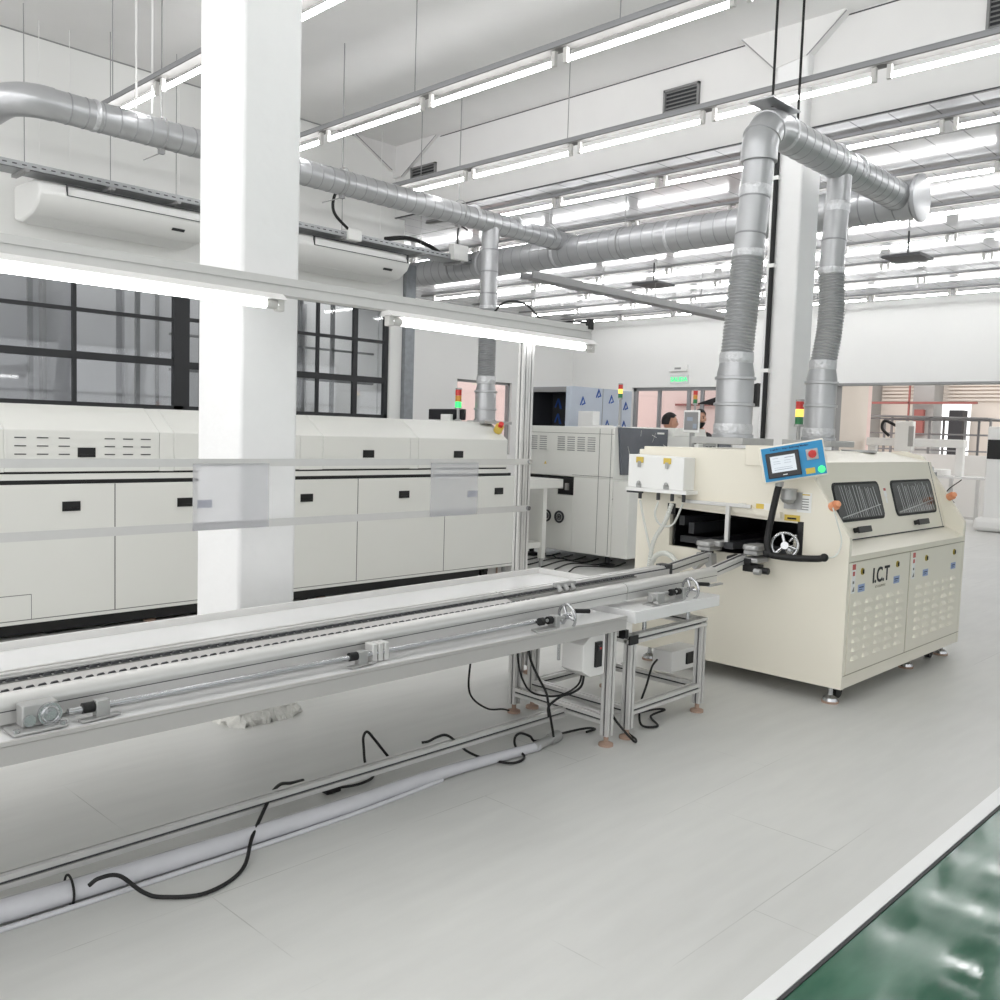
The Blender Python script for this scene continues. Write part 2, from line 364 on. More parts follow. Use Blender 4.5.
# far low bay
struct('ceiling', MB().box(BX+.02, XB+.2, -5, YF+.2, ZL-.004, ZL+.2), 'panel', smooth=False)
b = MB(); b.box(7.25, 12.78, YF, YF+.2, -.1, ZL); b.box(14.38, XB+.2, YF, YF+.2, -.1, ZL); b.box(12.78, 14.38, YF, YF+.2, 2.53, ZL); b.box(12.78, 14.38, YF, YF+.2, -.1, 1.0)
struct('wall_far_left', b, 'wall', smooth=False)
struct('wall_return', MB().box(7.05, 7.25, YL+.22, YF+.2, -.1, ZL), 'wall', smooth=False)
b = MB(); b.box(XB, XB+.2, 12.0, YF, -.1, ZL); b.box(XB, XB+.2, 7.45, 12.0, 2.53, ZL); b.box(XB, XB+.2, -5, 7.45, 2.55, ZL); b.box(XB, XB+.2, 7.45, 9.5, -.1, 2.53)
struct('wall_back', b, 'wall', smooth=False)
b = MB(); b.box(XB-.03, XB+.23, -5, 7.45, 2.52, 2.56); b.box(XB-.01, XB+.21, 7.41, 7.45, 0, 2.52)
struct('trim_6', b, 'grey', smooth=False)
# galvanised steel column closing the windowed wall
b = MB(); b.box(7.255, 7.40, 8.72, 8.74, 0, 3.47); b.box(7.255, 7.40, 8.88, 8.90, 0, 3.47); b.box(7.255, 7.28, 8.74, 8.88, 0, 3.47)
for k in range(46): b.box(7.251, 7.255, 8.79, 8.81, .2+k*.07, .225+k*.07, 1)
o = obj('steel_column', b, ['zincdark', 'groove']); tag(o, 'dull galvanised steel upright at the end of the windowed wall', 'column')

b = MB(); b.box(-4, 27, -5.2, -5, -.1, .9); b.box(-4, 27, -5.2, -5, 3.3, 4.9)
for x0 in (-4, 1.2, 6.4, 11.6, 16.4, 21.2, 26.4): b.box(x0, x0+.6, -5.2, -5, .9, 3.3)  # piers leave gaps for the added daylight windows
struct('wall_right', b, 'wall', smooth=False)
# pillars
def pillar(x0, x1, y0, y1, z1, label, flare):
    t = thing('pillar', ((x0+x1)/2, (y0+y1)/2, 0), label, 'pillar'); t['kind'] = 'structure'
    p = MB().box(x0, x1, y0, y1, 0, z1); obj('shaft', p, 'pillar', t, bevel=.018)
    if flare:
        q = MB(); random.seed(3)
        n = 26; rings = []
        for h, g in ((0, .055), (.025, .05), (.05, .02), (.085, .003)):
            ring = []
            for k in range(n*4):
                e, f = divmod(k, n); u = f/n
                cx, cy = [(x0+(x1-x0)*u, y0), (x1, y0+(y1-y0)*u), (x1-(x1-x0)*u, y1), (x0, y1-(y1-y0)*u)][e]
                dx, dy = [(0, -1), (1, 0), (0, 1), (-1, 0)][e]
                j = g*(.45+.8*random.random()); ring.append((cx+dx*j+random.uniform(-.006, .006), cy+dy*j, h+random.uniform(0, .008)*(h > 0)))
            rings.append(ring)
        N = n*4; q.add([p_ for r_ in rings for p_ in r_], [(i*N+j, i*N+(j+1) % N, (i+1)*N+(j+1) % N, (i+1)*N+j) for i in range(3) for j in range(N)])
        obj('plaster_base', q, 'plaster', t, label='rough crumbling plaster skirt')
    return t
pillar(2.317, 2.64, 4.01, 4.435, ZH, 'broad white plastered square pillar standing at left behind the conveyor', True)
p2 = pillar(7.02, 7.34, 3.56, 3.84, ZH, 'white square pillar behind the cream machine with a black conduit on it', False)
b = MB()
b.cyl((6.995, 3.775, .2), (6.995, 3.775, 3.85), .02, 10)
o = obj('conduit', b, 'rubber', p2, label='black vertical conduit')
b = MB()
for z in (1.2, 2.05, 2.9, 3.6): b.box(6.97, 7.02, 3.745, 3.805, z, z+.03)
obj('conduit_clip', b, 'white', p2)

# ---------------------------------------------------------------- windows in left wall
def window(n, x0, x1, y, z0, z1, vbars, hbars, thick, label):
    t = thing('window_%d' % n, ((x0+x1)/2, y, z0), label, 'window'); t['kind'] = 'structure'
    f = MB(); f.box(x0, x0+.05, y-.03, y+.03, z0, z1); f.box(x1-.05, x1, y-.03, y+.03, z0, z1); f.box(x0, x1, y-.03, y+.03, z0, z0+.05); f.box(x0, x1, y-.03, y+.03, z1-.05, z1)
    obj('window_frame', f, 'darksteel', t, smooth=False)
    m = MB()
    for x, w_ in vbars: m.box(x-w_/2, x+w_/2, y-.02, y+.02, z0, z1)
    for z, w_ in hbars: m.box(x0, x1, y-.022, y+.022, z-w_/2, z+w_/2)
    obj('glazing_bar', m, 'darksteel', t, smooth=False)
    obj('pane', MB().box(x0+.02, x1-.02, y-.003, y+.003, z0+.02, z1-.02), 'glass', t, smooth=False)
window(1, -2, 4.40, YL+.06, WZ0, WZ1, [(.6, .04), (1.95, .04), (3.39, .035)], [(2.08, .07), (2.50, .035)], 0, 'black steel framed window with grey panes behind the oven at left')
window(2, 4.40, 7.07, YL+.06, WZ0, WZ1, [(4.47, .1), (5.45, .05), (6.07, .03), (6.59, .06)], [(2.06, .07), (2.52, .035)], 0, 'black steel framed window between the white pillar and the steel column')
# room behind those windows
b = MB(); b.box(-3, 7.05, 10.6, 10.8, -.1, 3.3); b.box(-3, 7.05, YL+.22, 9.6, 3.1, 3.3)
struct('wall_corridor', b, 'corr', smooth=False)
b = MB()
for x0, x1 in ((4.05, 4.5), (4.6, 5.5), (5.9, 6.5), (7.1, 8.1)): b.box(x0, min(x1, 7.03), 10.52, 10.6, 0, 3.1)
for x in (3.7, 4.96, 2.4, 6.9): b.box(x, x+.04, 10.5, 10.6, 0, 3.1, 1)
struct('trim_7', b, ['corrlight', 'grey'], smooth=False)
b = MB(); b.box(6.0, 6.5, 10.1, 10.5, 0, 1.95)
tag(obj('storage_cabinet', b, 'white', bevel=.01), 'plain white cabinet seen through the right-hand black window', 'cabinet')
# second row of sashes behind the glass (grey)
b = MB()
for x in (3.07, 4.07, 5.95, 6.4): b.box(x-.02, x+.02, 9.0, 9.04, WZ0-.1, WZ1)
for z in (2.02, 2.38): b.box(4.4, 7.0, 9.0, 9.03, z-.012, z+.012)
struct('trim_8', b, 'grey', smooth=False)

# far door/window in far-left wall
def frame_opening(name, ax, c, a0, a1, z0, z1, w_, mats='grey', mull=(), rails=(), parentlabel=''):
    t = thing(name, ((a0+a1)/2, c, z0) if ax == 'y' else (c, (a0+a1)/2, z0), parentlabel, 'window' if 'window' in name else 'door'); t['kind'] = 'structure'
    f = MB()
    def bx(p0, p1, q0, q1, d=.04):
        f.box(p0, p1, c-d, c+d, q0, q1) if ax == 'y' else f.box(c-d, c+d, p0, p1, q0, q1)
    bx(a0, a0+w_, z0, z1); bx(a1-w_, a1, z0, z1); bx(a0, a1, z1-w_, z1); bx(a0, a1, z0, z0+w_)
    for m_ in mull: bx(m_-w_/2, m_+w_/2, z0, z1, .03)
    for r_ in rails: bx(a0, a1, r_-w_/2, r_+w_/2, .03)
    obj('window_frame', f, mats, t, smooth=False)
    g = MB(); (g.box(a0+.02, a1-.02, c-.004, c+.004, z0+.02, z1-.02) if ax == 'y' else g.box(c-.004, c+.004, a0+.02, a1-.02, z0+.02, z1-.02))
    obj('pane', g, 'glass', t, smooth=False)
    return t
frame_opening('window_3', 'y', YF+.1, 12.78, 14.38, 1.0, 2.53, .05, 'grey', (), (), 'small window with a pink glow in the far white wall by the exhaust pipe')
frame_opening('window_4', 'x', XB+.1, 9.5, 12.0, 0.0, 2.53, .07, 'trunk', (11.35, 10.62, 10.3), (), 'glazed door screen under the green exit sign')
# rooms beyond
b = MB(); b.box(12.0, 18.5, 16.5, 16.7, 0, 4); b.box(11.8, 12.0, 13.9, 16.7, 0, 4)
struct('wall_outer', b, 'pink', smooth=False)
b = MB(); b.box(12.5, 13.4, 16.3, 16.45, 2.25, 2.31); b.box(13.0, 15.0, 16.3, 16.45, 2.62, 2.66)
struct('trim_9', b, 'brick', smooth=False)
struct('wall_lobby', MB().box(19.2, 19.4, 8.0, 15, 0, 4), 'pink', smooth=False)
struct('wall_lobby', MB().box(XB+.2, 19.2, 7.995, 8.15, 0, 4), 'beige', smooth=False)
b = MB(); b.box(19.12, 19.2, 11.0, 12.7, 2.25, 2.3); b.box(19.12, 19.2, 9.2, 9.9, 0, 2.3, 1)
struct('trim_10', b, ['brick', 'white'], smooth=False)
# hall seen through the wide opening at right
XH = 27.0
b = MB(); b.box(XH, XH+.2, -2, 3.2, -.1, 4.6); b.box(XH, XH+.2, 3.2, 15, 2.65, 4.6); b.box(XH, XH+.2, 3.2, 15, -.1, .6)
for y0, y1 in ((3.2, 8.4), (9.9, 11.3), (12.3, 15)): b.box(XH, XH+.2, y0, y1, .6, 2.65)
struct('wall_hall', b, 'beige', smooth=False)
struct('ceiling', MB().box(XB+.2, 19.0, -2, 7.8, 4.6, 4.8), 'beige', smooth=False)
for i, (y0, y1) in enumerate(((10.85, 11.25), (9.15, 9.7), (5.9, 6.6))):
    struct('wall_pier.%03d' % i if i else 'wall_pier', MB().box(26.3, XH, y0, y1, -.1, 4.6), 'greybrown', smooth=False)
struct('wall_partition', MB().box(20.6, 20.72, 1.5, 9.0, 0, 1.30), 'wall', smooth=False)
b = MB()
for y0, y1 in ((9.8, 10.8), (7.0, 9.0), (5.0, 5.8)):
    for k in range(11): b.box(26.93, 27.0, y0, y1, 2.72+k*.1, 2.78+k*.1)
struct('trim_11', b, 'beige', smooth=False)
b = MB(); b.box(26.1, 26.2, 8.0, 12.5, 2.6, 2.66); b.box(26.1, 26.16, 9.72, 9.76, 1.5, 4.5); b.box(26.1, 26.16, 5.7, 5.74, 1.9, 4.5); b.box(26.1, 26.16, 5.2, 9.0, 3.25, 3.29, 1)
tag(obj('pipe_run', b, ['brick', 'grey']), 'thin red and grey pipes running along the far beige hall wall', 'pipe')

# ================================================================ LIGHTS ON TRUNKING
TZ = 3.87
def make_light(y0, x, z, L=1.22, label='', r=.017):
    t = thing('fluorescent_light', (x, y0, z), label, 'ceiling light', 'fluorescent lights hung in rows on grey trunking')
    obj('tube', MB().cyl((x, y0+.04, z), (x, y0+L-.04, z), r, 10), 'tube', t)
    for y in (y0, y0+L-.03): obj('lamp_holder', MB().box(x-.014, x+.014, y, y+.03, z-.022, z+.07), 'tubeend', t)
    return t
ORD = ['first', 'second', 'third', 'fourth', 'fifth', 'sixth', 'seventh', 'eighth', 'ninth', 'tenth', 'eleventh', 'twelfth']
rows = []
for i, (x, yend, phase, y0) in enumerate([(3.13, 7.88, 6.58, 0.0), (4.57, 7.85, 6.60, 0.0), (6.10, 7.65, 6.45, 0.2)]): rows.append((x, yend, phase, y0, 0))
for k in range(7): rows.append((7.38+k*1.33, 13.2 if k else 8.5, 6.46, [0, .3, .6, .9, 1.2, 1.5, 1.8][k], 1))
rows += [(-.2, 7.88, 6.58, -4.0, 0), (-1.8, 7.88, 6.58, -4.0, 0), (1.5, 7.88, 6.58, -4.0, 0)]
proto = None
for ri, (x, yend, ph, y0, low) in enumerate(rows):
    where = {0: 'nearest row under the high ceiling', 1: 'middle row under the high ceiling', 2: 'row just before the vented beam'}.get(ri)
    if ri >= 3: where = '%s row beyond the beam' % ORD[ri-3]
    if ri >= 10: where = '%s row behind the viewer' % ORD[ri-10]
    rw = thing('light_trunking', (x, (y0+yend)/2, TZ), 'grey metal trunking carrying lit tubes, '+where, 'light rail', 'light trunking rows')
    b = MB(); b.box(x-.042, x+.042, y0, yend, TZ+.07, TZ+.078, 1); b.box(x-.03, x+.03, y0, yend, TZ+.078, TZ+(.10 if low else .112)); b.box(x-.034, x+.034, y0, yend, TZ+(.10 if low else .112), TZ+(.104 if low else .118))
    obj('rail', b, ['trunk', 'plate'], rw, smooth=False)
    top = ZL if low else ZH
    y = yend-.5
    while y > y0:
        obj('hanger_rod', MB().cyl((x, y, TZ+(.104 if low else .118)), (x, y, top), .004, 6), 'grey', rw); y -= 1.9
    pitch = 1.29; n0 = math.floor((yend-ph)/pitch); y = ph+n0*pitch; q = 0
    ys = []
    yy = ph
    while yy+1.2 < yend+.02: yy += pitch
    yy -= pitch
    while yy > y0-.1: ys.append(yy); yy -= pitch
    for q, yy in enumerate(ys):
        lab = 'lit tube light, %s, %s tube from its left-hand end' % (where, ORD[q] if q < 12 else 'last')
        if proto is None: proto = make_light(yy+.035, x, TZ, 1.22, lab)
        else:
            copytree(proto, (x-proto.location.x, yy+.035-proto.location.y, 0), lab)

# ================================================================ DUCTS
def duct_profile(L, r, pitch=.115, rib=.003):
    pr = [(0, r)]; d = pitch
    while d < L-.02:
        pr += [(d-.006, r), (d-.003, r+rib), (d+.003, r+rib), (d+.006, r)]; d += pitch
    pr.append((L, r)); return pr
def duct(p0, p1, r, parent, name='duct_section', pitch=.115, m='zinc', rib=.0025):
    p0, p1 = Vector(p0), Vector(p1); pr = duct_profile((p1-p0).length, r, pitch, rib); b = MB().lathe(p0, p1-p0, pr, 28)
    for i in range(len(pr)-1):
        if i % 4 in (1, 2, 3) and i < len(pr)-2: b.m[i*28:(i+1)*28] = [1]*28
    return obj(name, b, [m, 'ductseam'], parent)
def foil(c, ax, r, parent, w_=.035):
    c = Vector(c); a = Vector(ax).normalized(); obj('foil_tape', MB().lathe(c-a*w_/2, a, [(0, r), (w_*.2, r+.004), (w_*.8, r+.004), (w_, r)], 28), 'foil', parent)
def flange(c, ax, r, parent): c = Vector(c); a = Vector(ax).normalized(); obj('flange_ring', MB().lathe(c-a*.012, a, [(0, r), (.004, r+.012), (.02, r+.012), (.024, r)], 28), 'zinc', parent)

# left duct
Y1, Z1 = 6.80, 3.64
t = thing('ventilation_duct', (5, Y1, Z1), 'long round spiral duct running along the windowed wall above the air conditioners', 'duct')
duct((2.45, Y1, Z1), (8.0, Y1, Z1-.03), .105, t)
b = MB(); b.sweep(bez([(2.22, Y1+.9, Z1), (2.22, Y1+.25, Z1), (2.27, Y1+.08, Z1), (2.37, Y1+.01, Z1), (2.47, Y1, Z1)], 5), .11, 24); obj('elbow', b, 'zinc', t)
for x in (2.75, 4.15, 6.5, 7.1): foil((x, Y1, Z1), (1, 0, 0), .107, t)
for x in (3.25, 4.9, 6.3, 7.65):
    b = MB(); b.torus((x, Y1, Z1), (1, 0, 0), .114, .006, 24, 6); b.cyl((x, Y1, Z1+.11), (x, Y1, ZH if x < 7.1 else ZL), .005, 6); b.box(x-.02, x+.02, Y1-.02, Y1+.02, Z1-.15, Z1-.11)
    b.cyl((x, Y1, Z1-.14), (x, Y1+.3, 3.5), .004, 6); obj('duct_hanger', b, 'grey', t)
for x in (3.02, 3.14): obj('hanger_cord', MB().cyl((x, Y1-.08, Z1+.1), (x, Y1-.08, ZH), .007, 6), 'white', t)
# drop to the oven exhaust
t = thing('exhaust_pipe', (6.75, 6.8, 1.6), 'slim vertical metal exhaust pipe rising from the right end of the long oven', 'duct')
duct((6.75, 6.8, 3.56), (6.75, 6.8, 2.75), .088, t, pitch=.22)
b = MB(); pr = []; d = 0
while d < .72: pr += [(d, .085), (d+.009, .097)]; d += .018
b.lathe((6.75, 6.8, 2.75), (0, 0, -1), pr, 24); obj('flexible_hose', b, 'zinc', t)
obj('adaptor', MB().lathe((6.75, 6.8, 2.04), (0, 0, -1), [(0, .088), (.06, .09), (.14, .108), (.42, .108), (.425, .115), (.44, .115)], 28), 'zinc', t)
foil((6.75, 6.8, 2.76), (0, 0, 1), .092, t); foil((6.75, 6.8, 2.02), (0, 0, 1), .096, t, .08)
flange((6.75, 6.8, 1.9), (0, 0, 1), .108, t); flange((6.75, 6.8, 1.72), (0, 0, 1), .108, t)
obj('base_plate', MB().box(6.62, 7.02, 6.67, 6.93, 1.57, 1.60), 'castalu', t)
# big cross duct
t = thing('ventilation_duct', (7.95, 6.0, 3.54), 'thick round duct crossing behind the pillar under the low ceiling', 'duct')
duct((7.95, 9.6, 3.50), (7.95, 3.0, 3.53), .16, t, pitch=.14)
b = MB(); b.lathe((7.95, 3.0, 3.53), (0, -1, 0), [(0, .16), (.01, .195), (.035, .195), (.04, .17)], 28); obj('end_cap', b, 'zinc', t, label='round flanged end cap')
for y in (8.1, 6.9, 5.4, 4.0): foil((7.95, y, 3.515), (0, 1, 0), .163, t)
b = MB()
for y in (8.6, 6.0, 4.2): b.cyl((7.95, y, 3.68), (7.95, y, ZL), .005, 6); b.torus((7.95, y, 3.515), (0, 1, 0), .168, .006, 24, 6)
obj('duct_hanger', b, 'grey', t)
# branch above the cream machine
YB, ZB2 = 3.12, 3.56
t = thing('ventilation_duct', (6.8, YB, ZB2), 'round duct branch elbowing down over the cream machine', 'duct')
duct((5.74, YB, ZB2), (7.85, YB, ZB2-.02), .115, t)
el = [Vector((5.74, YB, ZB2)) + Vector((-.2*math.sin(a), 0, -.2*(1-math.cos(a)))) for a in [PI/2*k/6 for k in range(7)]]
b = MB(); b.sweep([(5.79, YB, ZB2)]+el+[(5.54, YB, ZB2-.26)], .118, 28); obj('elbow', b, 'zinc', t)
for k in (2, 4): a = PI/2*k/6; flange(el[k], (-math.cos(a), 0, -math.sin(a)), .113, t)
for x in (5.85, 6.62, 6.95): foil((x, YB, ZB2), (1, 0, 0), .118, t)
obj('mounting_plate', MB().box(5.52, 5.90, YB-.09, YB+.09, ZB2+.13, ZB2+.14), 'zinc', t)
for x, y in ((5.68, 3.12), (6.04, 3.12)): obj('hanger_rod', MB().cyl((x, y, ZB2+.13), (x, y, ZH), .009, 8), 'rubber', t, label='black hanger rod')
def drop(x0, y0, ztop, x1, y1, zflex, zad, zbase, r, label, bow):
    t = thing('exhaust_pipe', (x1, y1, zbase), label, 'duct', 'exhaust pipes over the cream machine')
    f = (ztop-zflex)/(ztop-zad); xm, ym = x0+(x1-x0)*f, y0+(y1-y0)*f
    P0, P1 = Vector((x0, y0, ztop)), Vector((xm, ym, zflex))
    duct(P0, P1, r, t, pitch=.24)
    foil(P0+(P1-P0)*.33, P1-P0, r+.002, t, .07); foil(P1, (0, 0, 1), r+.004, t, .05)
    b = MB(); P = []; R = []; n = int((zflex-zad)/.011)
    for i in range(n+1):
        u = i/n; p = P1.lerp(Vector((x1, y1, zad)), u)+Vector((bow*math.sin(PI*u), -bow*math.sin(PI*u), 0)); P.append(p); R.append(r+(.008 if i % 2 else -.003))
    b.sweep(P, R, 24); obj('flexible_hose', b, 'zinc', t)
    a = zad-zbase
    obj('adaptor', MB().lathe((x1, y1, zad+.02), (0, 0, -1), [(0, r+.004), (.04, r+.006), (.12, r+.022), (a-.05, r+.022), (a-.045, r+.035), (a+.02, r+.035)], 30), 'zinc', t)
    for z in (zad-.13, zad-.30): flange((x1, y1, z), (0, 0, 1), r+.022, t)
    foil((x1, y1, zad), (0, 0, 1), r+.008, t, .07); foil((x1, y1, zbase+.1), (0, 0, 1), r+.024, t, .07)
    obj('base_plate', MB().box(x1-.2, x1+.2, y1-.19, y1+.19, zbase, zbase+.045), 'castalu', t, bevel=.004)
drop(5.54, YB, ZB2-.26, 5.40, 3.13, 2.70, 2.02, 1.46, .098, 'fat metal exhaust pipe at left, ending in the elbow above the cream machine', 0)
drop(6.74, YB-.0, ZB2-.1, 6.59, 3.1, 2.76, 2.06, 1.46, .088, 'metal exhaust pipe at right of the pillar, rising from the cream machine', .02)

# ================================================================ CABLE TRAYS, AC, VENTS
t = thing('cable_tray', (5, 8.3, 3.55), 'perforated galvanised cable tray hung above the two air conditioners', 'cable tray')
b = MB(); b.box(-.5, 8.1, 8.16, 8.40, 3.50, 3.505); b.box(-.5, 8.1, 8.16, 8.165, 3.50, 3.56); b.box(-.5, 8.1, 8.395, 8.40, 3.50, 3.56)
for k in range(110):
    x = -.2+k*.075; b.box(x, x+.035, 8.158, 8.16, 3.528, 3.538, 1)
obj('tray_channel', b, ['tray', 'groove'], t, smooth=False)
for x in (2.75, 3.45, 4.05, 4.95, 5.9, 7.0, 7.6):
    b = MB(); b.cyl((x, 8.18, 3.46), (x, 8.18, ZH if x < 7 else ZL), .004, 6); b.box(x-.02, x+.02, 8.12, 8.43, 3.475, 3.50); obj('hanger_rod', b, 'grey', t)
for x in (2.55, 2.95, 3.2, 4.2, 4.5, 4.7, 6.6): obj('hanger_rod', MB().cyl((x, 8.42, 3.50), (x, 8.42, ZH), .003, 6), 'white', t)
obj('junction_box', MB().box(5.95, 6.13, 8.13, 8.25, 3.48, 3.60), 'white', t, bevel=.008)
obj('junction_box', MB().box(7.45, 7.68, 8.1, 8.2, 3.5, 3.68), 'white', t, bevel=.008)
b = MB(); q_ = MB(); b.sweep(bez([(5.90, 8.15, 4.02), (5.78, 8.15, 3.9), (5.78, 8.15, 3.72), (6.0, 8.15, 3.56)], 8), .016, 8); q_.sweep(bez([(6.5, 8.2, 3.58), (6.8, 8.2, 3.64), (7.1, 8.2, 3.62), (7.3, 8.2, 3.56)], 6), .025, 8)
q_.sweep(bez([(7.55, 8.15, 3.65), (7.55, 8.15, 3.85), (7.6, 8.15, 3.9), (7.7, 8.15, 3.88)], 6), .009, 8)
obj('power_cable', b, 'rubber', t, label='black looping cable'); obj('power_cable', q_, 'rubber', t, label='black cable lying in the tray')
t = thing('cable_tray', (10.5, 7.7, 3.4), 'dark grey cable tray under the low ceiling running towards the pillar', 'cable tray')
b = MB(); b.box(8.3, 13.2, 7.62, 7.64, 3.36, 3.44); b.box(8.3, 13.2, 7.80, 7.82, 3.36, 3.44); b.box(8.3, 13.2, 7.62, 7.82, 3.355, 3.36)
obj('tray_channel', b, 'grey', t, smooth=False)
for x in (8.6, 9.8, 11.0, 12.2, 13.1):
    b = MB(); b.cyl((x, 7.72, 3.36), (x, 7.72, ZL), .005, 6); obj('hanger_rod', b, 'grey', t)

def aircon(x0, label):
    x1 = x0+1.52
    t = thing('air_conditioner', ((x0+x1)/2, 8.6, 3.2), label, 'air conditioner', 'long white air conditioners under the cable tray')
    prof = [(8.775, 3.20), (8.62, 3.165), (8.36, 3.20), (8.22, 3.28), (8.17, 3.36), (8.20, 3.44), (8.30, 3.475), (8.775, 3.485)]
    obj('casing', MB().prism(prof, 'x', x0, x1), 'white', t, bevel=.02)
    def strip(p, q, e):  # a thin line standing proud of the casing between two profile points
        pass
    b = MB(); b.box(x0+.22, x1-.04, 8.196, 8.206, 3.452, 3.458); b.box(x0+.22, x0+.228, 8.164, 8.19, 3.36, 3.45); b.box(x0+.22, x1-.04, 8.163, 8.173, 3.357, 3.362); b.box(x1-.048, x1-.04, 8.164, 8.19, 3.36, 3.45)
    obj('panel_line', b, 'groove', t)
    b = MB(); b.obox((x1-.34, 8.245, 3.256), (.12, 0, 0), (0, -.022, .016), (0, -.004, -.006)); obj('display', b, 'dark', t)
    b = MB()
    b.obox((x0+.05, 8.365, 3.192), (x1-x0-.1, 0, 0), (0, .26, -.033), (0, 0, -.004)); obj('air_flap', b, 'white', t, bevel=.003)
aircon(2.86, 'long white wall air conditioner left of the broad pillar')
aircon(5.33, 'long white wall air conditioner right of the broad pillar')

def vent(y0, y1, z0, z1, label):
    t = thing('air_vent', (BX, (y0+y1)/2, z0), label, 'vent', 'louvred vents in the beam')
    x = BX
    b = MB(); b.box(x-.03, x, y0, y1, z0, z0+.02); b.box(x-.03, x, y0, y1, z1-.02, z1); b.box(x-.03, x, y0, y0+.02, z0, z1); b.box(x-.03, x, y1-.02, y1, z0, z1)
    obj('vent_frame', b, 'grille', t)
    obj('vent_backing', MB().box(x-.006, x-.002, y0+.01, y1-.01, z0+.01, z1-.01), 'dark', t)
    b = MB(); k = z0+.035
    while k < z1-.03: b.obox((x-.024, y0+.02, k), (0, y1-y0-.04, 0), (.014, 0, .014), (0, 0, .005)); k += .034
    obj('louvre', b, 'grille', t)
vent(4.60, 4.97, 4.39, 4.60, 'dark louvred vent in the beam near the pillar')
vent(8.05, 8.48, 4.37, 4.52, 'dark louvred vent in the beam above the left duct')
vent(1.95, 2.28, 4.37, 4.66, 'dark louvred vent in the beam at the right-hand edge')
for i, (x, y) in enumerate(((11.2, 4.3), (11.2, 7.9))):
    o = obj('ceiling_speaker', MB().box(x-.22, x+.22, y-.22, y+.22, ZL-.33, ZL-.3).cyl((x, y, ZL-.3), (x, y, ZL), .012, 8), 'dark')
    tag(o, ['small dark square plate hung under the low ceiling right of the pillar', 'small dark square plate hung under the low ceiling left of the exhaust pipe'][i], 'ceiling plate', 'dark plates under the low ceiling')

# ================================================================ REFLOW OVEN (long, at the left wall)
OY = 6.47
t = thing('reflow_oven', (3.9, 7.2, 0), 'long off-white reflow oven along the windowed wall', 'machine')
b = MB(); b.box(.0, 6.88, OY, 7.9, .115, 1.045)
obj('cabinet', b, 'offwhite', t, bevel=.006)
b = MB(); b.box(0, 6.86, OY+.04, 7.88, 1.045, 1.075, 1); b.box(.0, 6.80, OY+.02, 7.9, 1.075, 1.115); b.box(0, 6.8, OY+.05, 7.88, 1.115, 1.13, 1)
obj('waist', b, ['offwhite', 'black'], t)
hp = [(7.9, 1.13), (6.5, 1.13), (6.5, 1.412), (6.76, 1.585), (7.6, 1.585), (7.9, 1.41)]
for x0, x1 in ((0, 1.9), (2.05, 3.10), (3.215, 4.31), (4.54, 5.50), (5.60, 6.79)):
    h = obj('hood', MB().prism(hp, 'x', x0, x1), 'offwhite', t, bevel=.005)
    if x0 == 2.05:
        b = MB()
        for xs in (2.11, 2.25, 2.39, 2.70, 2.83, 2.96):
            for z in (1.245, 1.30, 1.355): b.box(xs, xs+.072, 6.496, 6.5, z, z+.007)
        obj('vent_slots', b, 'groove', h)
for x0, x1 in ((1.9, 2.05), (3.10, 3.215), (4.31, 4.54), (5.50, 5.60)):
    hh = [(y+.004 if y < 7 else y, z-.002) for y, z in hp]
    obj('hood_filler', MB().prism(hh, 'x', x0+.003, x1-.003), 'offwhite', t)
seams = [1.3, 2.76, 3.80, 4.888, 5.92]
b = MB()
for x in seams: b.box(x-.004, x+.004, OY-.001, OY+.003, .14, 1.045)
b.box(-.0, 6.88, OY-.001, OY+.003, .14, .146); b.box(1.6, 2.20, OY-.001, OY+.003, .31, .315); b.box(2.197, 2.201, OY-.001, OY+.003, .14, .31)
obj('door_seams', b, 'seam', t)
def ohandle(x, z, y):
    h = obj('recessed_handle', MB().box(x-.06, x+.06, y-.006, y+.002, z-.033, z+.033).box(x-.05, x+.05, y-.012, y-.006, z-.03, z-.012), 'black', t, label='black recessed handle')
for x in (2.46, 3.285, 4.36, 5.41, 6.65, 1.1): ohandle(x, .895, OY)
for x in (2.575, 5.017, 6.105, 1.0): ohandle(x, 1.262, 6.5)
b = MB(); b.box(0, 6.5, OY+.10, 7.85, .025, .115); obj('underframe', b, 'black', t)
for x in (.6, 2.36, 4.45, 6.62):
    c = obj('caster', MB().cyl((x, OY+.14, .045), (x, OY+.18, .045), .045, 16).box(x-.03, x+.03, OY+.12, OY+.2, .06, .115), 'rubber', t)
for x in (1.2, 3.08, 4.62, 5.72, 6.8): obj('leveling_foot', MB().cyl((x, OY+.14, .02), (x, OY+.14, .115), .01, 8).lathe((x, OY+.14, 0), (0, 0, 1), [(0, .045), (.012, .045), (.025, .012)], 16), 'brown', t)
e = obj('emergency_stop', MB().cyl((6.74, 6.60, 1.50), (6.72, 6.55, 1.55), .045, 20), 'yellow', t)
obj('button', MB().cyl((6.73, 6.56, 1.54), (6.71, 6.52, 1.575), .026, 16), 'red', e)
